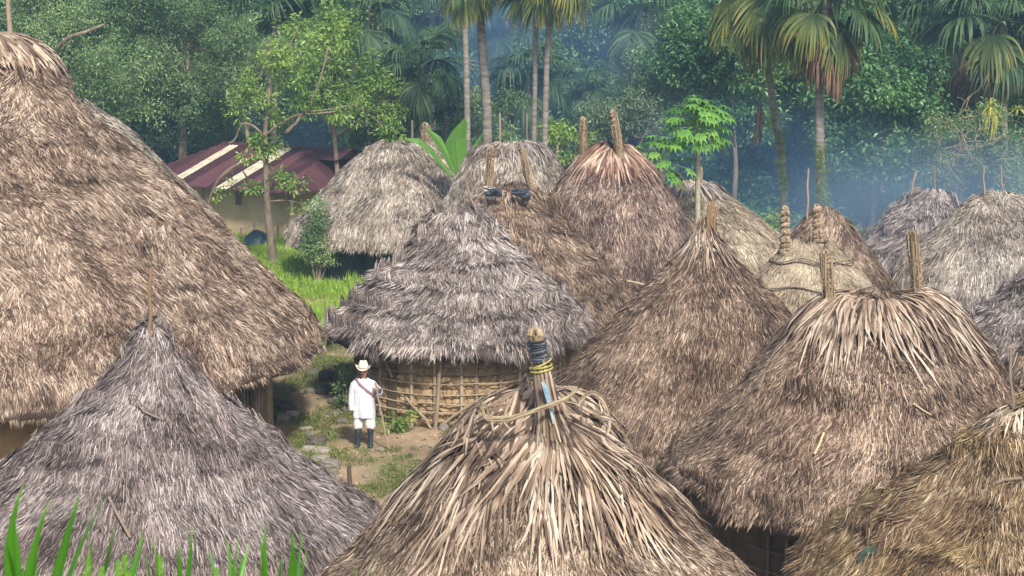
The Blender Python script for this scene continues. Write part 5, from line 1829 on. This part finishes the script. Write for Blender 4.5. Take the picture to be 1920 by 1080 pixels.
# --- sword leaves close to the camera
random.seed(8)
def sword(root, base, tip, w, mat=M_spike, bend=.1):
    base, tip = Vector(base), Vector(tip); L_ = (tip - base).length
    mb = MB(); pts, ws = [], []
    n = 12
    bd = Vector((random.gauss(0, bend * 2.2), random.gauss(0, bend), .1)) * L_ * .6
    for i in range(n + 1):
        u = i / n
        pts.append(base.lerp(tip, u) + bd * (u * u - u)); ws.append(w * (1 - .15 * (1 - u)) * (1 - u ** 1.5) + .0015)
    # folded along the midrib
    V, F = [], []
    vdir = Vector((0, 1, 0)); d_ = (tip - base).normalized(); s_ = d_.cross(vdir).normalized(); an = random.gauss(0, .5)
    s_ = (s_ * math.cos(an) + vdir * math.sin(an)).normalized()
    nn = s_.cross(d_)
    for p, ww in zip(pts, ws): V += [p - s_ * ww / 2 + nn * ww * .22, p, p + s_ * ww / 2 + nn * ww * .22]
    for i in range(n):
        for q in (0, 1):
            a_ = i * 3 + q; F.append((a_, a_ + 1, a_ + 4, a_ + 3))
    mb.add(V, F, random.random())
    t0 = random.random() * .6
    mb.T = [t0 + .15 * (k % 3 == 1) + (.9 if k // 3 >= n - 1 and random.random() < .7 else 0) for k in range(len(mb.T))]
    return mb.ob('leaf', mat, root, smooth=True)


plants = [
    (6.4, (35, 1170), [(45, 905, 34), (25, 960, 30), (93, 935, 30), (70, 1000, 18), (10, 1010, 20)], 'tall pair of sword leaves in the bottom left corner'),
    (6.2, (70, 1190), [(150, 925, 36), (197, 930, 40), (110, 1040, 22)], 'sword-leaved plant leaning right beside the corner pair'),
    (6.0, (150, 1200), [(215, 985, 30), (268, 995, 30), (172, 1010, 14), (240, 1030, 22)], 'sword-leaved plant under the pale twig on the grey roof'),
    (6.3, (330, 1190), [(285, 1010, 24), (335, 1020, 26), (245, 1040, 14), (360, 985, 22), (295, 1060, 26), (272, 1035, 14)], 'splayed sword-leaved plant left of the dense tuft'),
    (6.1, (425, 1190), [(392, 1030, 24), (425, 1010, 18), (449, 1000, 16), (468, 1015, 24), (455, 1040, 14)], 'narrow upright sword-leaved plant'),
    (6.2, (520, 1190), [(497, 985, 30), (490, 1010, 20), (549, 995, 36), (566, 990, 20), (530, 1040, 20), (575, 1030, 14)], 'rightmost cluster of sword leaves below the grey roof'),
    (6.6, (660, 1200), [(702, 1035, 14), (668, 1062, 12)], 'two short leaf tips at the lower left of the nearest roof'),
]
for D_, (bx, by), tips, lab in plants:
    base = P(bx, by, D_)
    gz = ground_z(base.x, D_)
    root = empty('sword_plant', (base.x, D_, gz), lab, 'plant', 'sword-leaved plants at the bottom left')
    org = Vector((base.x, D_, gz))
    for (tx, ty, w) in tips:
        b0 = P(bx + (tx - bx) * .25 + random.gauss(0, 8), by, D_) - org
        b0.z = b0.z
        sword(root, b0, P(tx, ty, D_ + random.uniform(-.2, .2)) - org, w * .88 * D_ / FPX)
    for q in range(7):
        tx = bx + random.gauss(0, 70); ty = random.uniform(1075, 1130)
        sword(root, P(bx + (tx - bx) * .2, by, D_) - org, P(tx, ty, D_ + random.uniform(-.4, .2)) - org, random.uniform(16, 28) * D_ / FPX)
    mb = MB(); top = P(bx, by, D_) - org
    mb.tube([Vector((0, 0, -.1)), top + Vector((0, 0, .04))], [.05, .04], 8); mb.ob('stem', M_bark, root)
# young ferny sprigs among them
for (x, y, D_, lab) in ((150, 1040, 5.9, 'ferny yellow-green sprig'), (215, 1050, 5.8, 'pale curled sprig with round leaflets'), (245, 1040, 5.9, 'small fern frond upright'), (300, 1040, 5.8, 'yellow-green sprig by the splayed plant'), (385, 1065, 5.9, 'pale sprig between two sword plants'), (185, 1062, 5.9, 'leafy shoot low in the corner')):
    base = P(x, 1180, D_); gz = ground_z(base.x, D_); org = Vector((base.x, D_, gz))
    root = empty('young_fern', org, lab + ' among the sword leaves', 'plant', 'young ferns among the sword leaves')
    b0, t0 = P(x, 1150, D_) - org, P(x + random.gauss(0, 12), y, D_) - org
    mb = MB(); mb.tube([Vector((0, 0, -.05)), b0, b0.lerp(t0, .5), t0], .003, 5, .8); mb.ob('stem', M_sprig, root)
    n = 18; mb = MB()
    for i in range(n):
        f = i / n; p = b0.lerp(t0, .2 + .8 * f)
        for sg in (1, -1):
            l = .028 * (1 - .6 * f); dv = Vector((sg * .8, random.gauss(0, .4), .35)).normalized()
            s_ = Vector((-dv.z * sg, .3, dv.x)).normalized()
            mb.ribbon([p, p + dv * l * .5, p + dv * l], [.003, .009, .002], s_, random.random())
    o = mb.ob('leaflets', M_sprig, root); o['kind'] = 'stuff'
# low green cover on the near slope
pts, rots, scl, tint = [], [], [], []
for i in range(2600):
    y = random.uniform(2.5, 14); x = random.uniform(-5, 5)
    z = ground_z(x, y) - .08
    pts.append((x, y, z)); rots.append((0, 0, random.uniform(0, 6.28))); scl.append(random.uniform(.6, 1.0)); tint.append(random.random())
o = scatter('slope_grass', 'meadow', GR, pts, rots, scl, None, tint, 'stuff'); tag(o, 'grass and weeds on the slope below the viewpoint')

# ------------------------------------------------------------------ the man
M_skin = simple_mat('brown_skin', (.33, .165, .105), (.44, .235, .155), 10, .5, .0, spec=.4)
M_hair = simple_mat('black_hair', (.008, .007, .007), (.02, .018, .017), 30, .5, .2)
M_cloth = simple_mat('white_cotton', (.58, .60, .66), (.74, .75, .79), 5, .9, .9)
M_trous = simple_mat('offwhite_cotton', (.64, .63, .63), (.76, .75, .74), 6, .9, .35)
M_rubber = simple_mat('dark_rubber', (.012, .017, .02), (.04, .05, .055), 6, .45, .1, spec=.5)
M_hat = simple_mat('cream_straw_hat', (.66, .60, .46), (.80, .75, .62), 30, .7, .5)
M_sash = simple_mat('woven_sash', (.20, .05, .08), (.42, .30, .36), 40, .9, .2, (1, 1, 4))


def person():
    g_ = G(683, 836)
    base = Vector((g_.x, g_.y, ground_z(g_.x, g_.y)))
    root = empty('person', base, 'man in a white tunic, cream hat and dark rubber boots holding a staff', 'person')
    root.scale = (1.045,) * 3
    # body: one skinned figure
    nodes_, edges_, rad = [], [], []
    def nd(p, r, par=None):
        nodes_.append(p); rad.append(r if isinstance(r, tuple) else (r, r))
        if par is not None: edges_.append((par, len(nodes_) - 1))
        return len(nodes_) - 1
    pel = nd((0, 0, .76), (.13, .09))
    sp1 = nd((0, .0, .92), (.115, .085), pel); ch = nd((0, .005, 1.10), (.135, .09), sp1); nk0 = nd((0, .01, 1.20), (.06, .055), ch)
    nk = nd((0, 0, 1.265), (.045, .045), nk0); jaw = nd((0, -.022, 1.315), (.064, .068), nk); hd = nd((0, -.010, 1.375), (.084, .094), jaw); ht = nd((0, .0, 1.44), (.066, .078), hd)
    def hand(w, d_, side, curl, parent):
        """palm and five fingers from the wrist w along d_"""
        d_ = Vector(d_).normalized(); side = Vector(side).normalized(); nrm = d_.cross(side)
        p1 = nd(tuple(Vector(w) + d_ * .045), (.030, .018), parent)
        p2 = nd(tuple(Vector(w) + d_ * .075), (.030, .014), p1)
        for i, (o_, l) in enumerate(((-.027, .052), (-.009, .062), (.009, .058), (.027, .045))):
            a = Vector(w) + d_ * .085 + side * o_
            f0 = nd(tuple(a), .0095, p2)
            dd = (d_ + nrm * curl * .6).normalized(); b = a + dd * l * .5
            f1 = nd(tuple(b), .009, f0)
            dd = (d_ * (1 - curl) + nrm * curl * 1.4).normalized(); nd(tuple(b + dd * l * .5), .0075, f1)
        a = Vector(w) + d_ * .03 - side * .03
        t1 = nd(tuple(a), .011, p1); b = a + (d_ * .6 - side * .5 + nrm * curl * .6).normalized() * .032
        t2 = nd(tuple(b), .010, t1); nd(tuple(b + (d_ * .8 + nrm * curl).normalized() * .025), .008, t2)
    # his right arm (image left) hangs
    s = nd((-.155, 0, 1.165), .052, ch); e = nd((-.205, .02, .93), .040, s); w = nd((-.165, -.04, .735), .026, e)
    hand((-.165, -.04, .735), (.12, -.15, -1), (0, -1, .1), .35, w)
    # his left arm bends up to the staff
    s = nd((.155, 0, 1.165), .052, ch); e = nd((.275, .01, .985), .040, s); w = nd((.262, -.15, 1.085), .026, e)
    hand((.262, -.15, 1.085), (-.15, -.45, .75), (-.2, .35, .6), .9, w)
    for sx, fx in ((-.085, -.115), (.085, .115)):
        h = nd((sx, 0, .70), .085, pel); k_ = nd((fx * .95, -.01, .42), .055, h); an = nd((fx, .012, .10), .032, k_)
        nd((fx + (.02 if sx > 0 else -.003), -.05, .045), (.020, .018), an)
    me = bpy.data.meshes.new('body'); me.from_pydata(nodes_, edges_, []); me.update()
    o = ob('body', me, root); me.materials.append(M_skin)
    sk = o.modifiers.new('skin', 'SKIN'); sk.use_smooth_shade = True; sk.branch_smoothing = .3
    for i, r_ in enumerate(rad): me.skin_vertices[0].data[i].radius = r_
    me.skin_vertices[0].data[0].use_root = True
    sb_ = o.modifiers.new('sub', 'SUBSURF'); sb_.levels = 1; sb_.render_levels = 2
    # face
    mb = MB()
    mb.loft([ell((0, -.088 - .012 * k, 1.405 - .018 * k), .007 + .0035 * k, .008, 8) for k in range(4)])
    mb.ob('nose', M_skin, root, True)
    for sx in (-.028, .028):
        mb = MB(); mb.loft([ell((sx, -.094, 1.392 + z), .012 * math.cos(z / .007 * 1.2), .006, 8) for z in (-.007, 0, .007)])
        mb.ob('eye', M_hair, root)
        mb = MB(); mb.tube([(sx - .016, -.092, 1.412), (sx, -.097, 1.418), (sx + .016, -.092, 1.412)], .004, 5); mb.ob('eyebrow', M_hair, root)
        mb = MB(); mb.loft([ell((sx * 2.75, -.004, 1.37 + z), .010, .018 * math.cos(z / .03 * 1.2), 8) for z in (-.028, -.01, .01, .028)]); mb.ob('ear', M_skin, root, True)
    mb = MB(); mb.tube([(-.024, -.088, 1.338), (0, -.095, 1.340), (.024, -.088, 1.338)], .005, 5)
    mb.ob('mouth', simple_mat('lips', (.12, .04, .03), (.15, .055, .045)), root)
    mb = MB(); rr = []
    for k in range(7):
        z = 1.31 + .025 * k; q = [.062, .082, .088, .090, .090, .084, .07][k]
        ring = []
        for i in range(20):
            a = 2 * PI * i / 20; yy = math.sin(a); f = .80 if yy < -.2 and z < 1.43 else 1.06
            ring.append(Vector((q * f * math.cos(a), .012 + q * 1.12 * f * yy * (.75 if yy < -.35 else 1), z)))
        rr.append(ring)
    mb.loft(rr); mb.ob('hair', M_hair, root, True)
    # hat
    mb = MB(); seg = 36
    prof = [(.088, 1.432), (.092, 1.45), (.088, 1.50), (.080, 1.55), (.066, 1.578), (.03, 1.572), (.004, 1.560)]
    rings = []
    for j, (r_, z) in enumerate(prof):
        ring = []
        for i in range(seg):
            a = 2 * PI * i / seg; pinch = 1 - .18 * max(0, math.cos(a)) ** 2 * (j > 2) - .18 * max(0, -math.cos(a)) ** 2 * (j > 2)
            ring.append(Vector((r_ * math.cos(a) * pinch, r_ * 1.12 * math.sin(a), z - (.018 * abs(math.sin(a)) * (j > 3)))))
        rings.append(ring)
    brim = []
    for k, r_ in enumerate((.088, .11, .135, .155, .158, .150, .12, .090)):
        low = k > 4
        ring = []
        for i in range(seg):
            a = 2 * PI * i / seg; c_ = abs(math.cos(a)); u = (r_ - .088) / .07
            z = 1.432 + .075 * (c_ ** 2.2) * u ** 1.6 - .018 * abs(math.sin(a)) * u - (.007 if low else 0)
            ring.append(Vector((r_ * math.cos(a) * (1 - .10 * c_ * u), r_ * 1.05 * math.sin(a), z)))
        brim.append(ring)
    mb.loft(brim, close_ends=False); mb.loft(rings, close_ends=False)
    ho = mb.ob('hat', M_hat, root, True)
    mb = MB(); mb.loft([ell((0, 0, 1.437), .094, .105, 24), ell((0, 0, 1.455), .0935, .1045, 24)], close_ends=False); mb.ob('hat_band', simple_mat('brown_band', (.3, .22, .14), (.4, .3, .2)), ho)
    # tunic
    def tring(z, rx, ry, x=0, y=0, fold=.0, ph=0, n=32, kk=7):
        return [Vector((x + rx * math.cos(a) * (1 + fold * math.sin(kk * a + ph)), y + ry * math.sin(a) * (1 + fold * 1.6 * math.sin(kk * a + ph)), z + .008 * math.sin(3 * a + ph))) for a in [2 * PI * i / n for i in range(n)]]
    mb = MB()
    mb.loft([tring(.535, .200, .150, .0, 0, .075, .3), tring(.60, .205, .152, 0, 0, .075, .45), tring(.72, .200, .148, 0, 0, .06, .7), tring(.84, .192, .142, 0, 0, .045, 1.0), tring(.96, .186, .138, 0, 0, .03, 1.3),
             tring(1.06, .188, .134, 0, .0, .012), tring(1.14, .190, .120, 0, .003, .006), tring(1.19, .165, .100, 0, .005), tring(1.225, .115, .082, 0, .008), tring(1.245, .072, .066, 0, .005), tring(1.238, .066, .060, 0, .005)], close_ends=False)
    tun = mb.ob('tunic', M_cloth, root, True)
    def sleeve(pts, rads, name='sleeve'):
        mb = MB(); pts = [Vector(p) for p in pts]; rings = []
        for i, p in enumerate(pts):
            t = (pts[min(i + 1, len(pts) - 1)] - pts[max(0, i - 1)]).normalized()
            a = t.cross(Vector((0, 1, .1))).normalized(); b = t.cross(a)
            rings.append([p + (a * math.cos(q) * rads[i][0] + b * math.sin(q) * rads[i][1]) * (1 + .06 * math.sin(4 * q + i * 1.3)) for q in [2 * PI * k / 18 for k in range(18)]])
        mb.loft(rings, close_ends=False); return mb.ob(name, M_cloth, tun, True)
    sleeve([(-.12, .0, 1.18), (-.165, .0, 1.13), (-.195, .01, 1.03), (-.212, .015, .92), (-.21, 0, .82), (-.205, -.015, .73), (-.20, -.02, .675)], [(.06, .075), (.068, .078), (.066, .078), (.066, .078), (.07, .082), (.074, .088), (.078, .092)])
    sleeve([(.11, .0, 1.18), (.16, .0, 1.14), (.21, 0, 1.07), (.262, -.0, 1.01), (.285, -.04, .985), (.285, -.085, 1.005), (.275, -.11, 1.03)], [(.06, .072), (.068, .076), (.068, .076), (.070, .078), (.072, .080), (.070, .078), (.066, .076)])
    # sash strap across the chest
    mb = MB(); pts, sides = [], []
    for i in range(40):
        a = 2 * PI * i / 39
        # loop in a tilted plane, following the tunic
        x = .03 + .175 * math.cos(a); y = .146 * math.sin(a)
        z = 1.09 - .165 * math.cos(a)
        if z > 1.17: x *= 1 - (z - 1.17) * 1.6; y *= 1 - (z - 1.17) * 3.0
        k = 1.06
        pts.append(Vector((x * k, y * k, z))); sides.append(Vector((.6, 0, .8)))
    mb.ribbon(pts, [.04] * 40, sides, .5); mb.ob('sash', M_sash, root)
    # trousers and boots
    for sx, tx in ((-1, -.03), (1, .05)):
        x0 = sx * .085; x1 = sx * .112 + .002
        mb = MB()
        mb.loft([tring(z, rx, ry, x0 + (x1 - x0) * f, 0, fo, sx, 18, 5) for z, rx, ry, f, fo in ((.66, .10, .11, 0, 0), (.56, .10, .105, .3, .02), (.48, .098, .10, .6, .03), (.40, .094, .096, .9, .04), (.345, .092, .092, 1, .05), (.32, .078, .078, 1, .05), (.325, .062, .062, 1, 0))], close_ends=False)
        mb.ob('trouser_leg', M_trous, root, True)
        mb = MB()
        mb.loft([tring(z, rx, ry, x1, yy, 0, 0, 16) for z, rx, ry, yy in ((.345, .058, .060, .0), (.25, .056, .060, .002), (.16, .048, .054, .008), (.09, .046, .058, .005), (.05, .046, .066, -.005), (.0, .048, .070, -.01))])
        dv = Vector((tx * 1.5, -1, 0)).normalized(); sv = Vector((dv.y, -dv.x, 0)); c0 = Vector((x1, 0, 0))
        rings = []
        for u, w_, h_ in ((-.06, .036, .06), (0, .045, .10), (.06, .047, .085), (.11, .050, .062), (.16, .046, .048), (.195, .028, .034)):
            c = c0 + dv * u
            rings.append([c + sv * (w_ * math.cos(q)) + Vector((0, 0, max(0, h_ * .5 + h_ * .5 * math.sin(q)))) for q in [2 * PI * k / 12 for k in range(12)]])
        mb.loft(rings)
        mb.ob('boot', M_rubber, root, True)
    # staff
    sb = base + Vector((.486, -.31, 0)); sb.z = ground_z(sb.x, sb.y)
    top = base + Vector((.232, -.214, 1.27))
    mb = MB(); n = 8
    mb.tube([Vector((0, 0, -.03)).lerp(top - sb, i / n) + Vector((.006 * math.sin(i * 2), 0, 0)) for i in range(n + 1)], [.017] * 4 + [.016] * 5, 7, .6, .15)
    tag(mb.ob('staff', M_pole, None, loc=sb), 'long wooden staff held upright by the man in white', 'staff')


person()

# ------------------------------------------------------------------ smoke and haze
def volume_mat(name, color, dens, noise_scale=None, falloff=True, aniso=0.2):
    m = bpy.data.materials.new(name); m.use_nodes = True
    nt = m.node_tree; nt.nodes.clear(); N, L = nt.nodes, nt.links
    out = N.new('ShaderNodeOutputMaterial'); v = N.new('ShaderNodeVolumePrincipled')
    v.inputs['Color'].default_value = (*color, 1); v.inputs['Density'].default_value = dens
    v.inputs['Anisotropy'].default_value = aniso
    L.new(v.outputs[0], out.inputs['Volume'])
    if noise_scale:
        tc = N.new('ShaderNodeTexCoord')
        ln = N.new('ShaderNodeVectorMath'); ln.operation = 'LENGTH'; L.new(tc.outputs['Object'], ln.inputs[0])
        mr = N.new('ShaderNodeMapRange'); mr.interpolation_type = 'SMOOTHSTEP'
        mr.inputs['From Min'].default_value = 1.0; mr.inputs['From Max'].default_value = .25; L.new(ln.outputs['Value'], mr.inputs['Value'])
        no = geo_noise(N, L, noise_scale, 3)
        s = nmath(N, L, 'MULTIPLY', nmath(N, L, 'SUBTRACT', no, .36), 4.0)
        cl = N.new('ShaderNodeClamp'); L.new(s, cl.inputs[0])
        s = nmath(N, L, 'MULTIPLY', nmath(N, L, 'MULTIPLY', cl.outputs[0], mr.outputs[0]), dens)
        L.new(s, v.inputs['Density'])
    return m


def smoke(px, py, D, rx, ry, rz, dens, label, sc=.25, colr=(.34, .62, 1.0)):
    V, F = [], []
    n, m = 24, 14
    for j in range(m + 1):
        for i in range(n):
            th, ph = PI * j / m, 2 * PI * i / n
            V.append((math.sin(th) * math.cos(ph), math.sin(th) * math.sin(ph), math.cos(th)))
    for j in range(m):
        for i in range(n):
            a, b = j * n + i, j * n + (i + 1) % n
            F.append((a, a + n, b + n, b))
    o = ob('smoke', mesh('smoke', V, F, volume_mat('blue_smoke', colr, dens, sc)), None, P(px, py, D), None, (rx, ry, rz))
    tag(o, label, kind='stuff')


smoke(1800, 410, 53.0, 7.5, 8, 2.9, .13, 'thin blue smoke drifting low between the huts at right', colr=(.50, .74, 1.0))
smoke(1000, 120, 72, 7.5, 7, 5.0, .12, 'blue smoke hanging among the palm trunks of the glade')
smoke(1400, 330, 61, 7.5, 6, 3.2, .11, 'wisp of blue smoke behind the tied pale hut')
smoke(1960, 560, 43, 3.0, 3.5, 2.0, .45, 'pale smoke rising at the right edge beside the dark grey hut', colr=(.70, .84, 1.0))
smoke(500, 240, 76, 6.5, 5, 4.0, .06, 'faint blue smoke in front of the trees above the maroon roof')
V = [(x, y, z) for x in (-150, 150) for y in (-15, 395) for z in (-1.6, 17.5)]
hz = ob('haze', mesh('haze', V, [(0, 1, 3, 2), (4, 6, 7, 5), (0, 4, 5, 1), (2, 3, 7, 6), (0, 2, 6, 4), (1, 5, 7, 3)], volume_mat('pale_haze', (.50, .78, 1.0), .0014, None)))
tag(hz, kind='stuff')
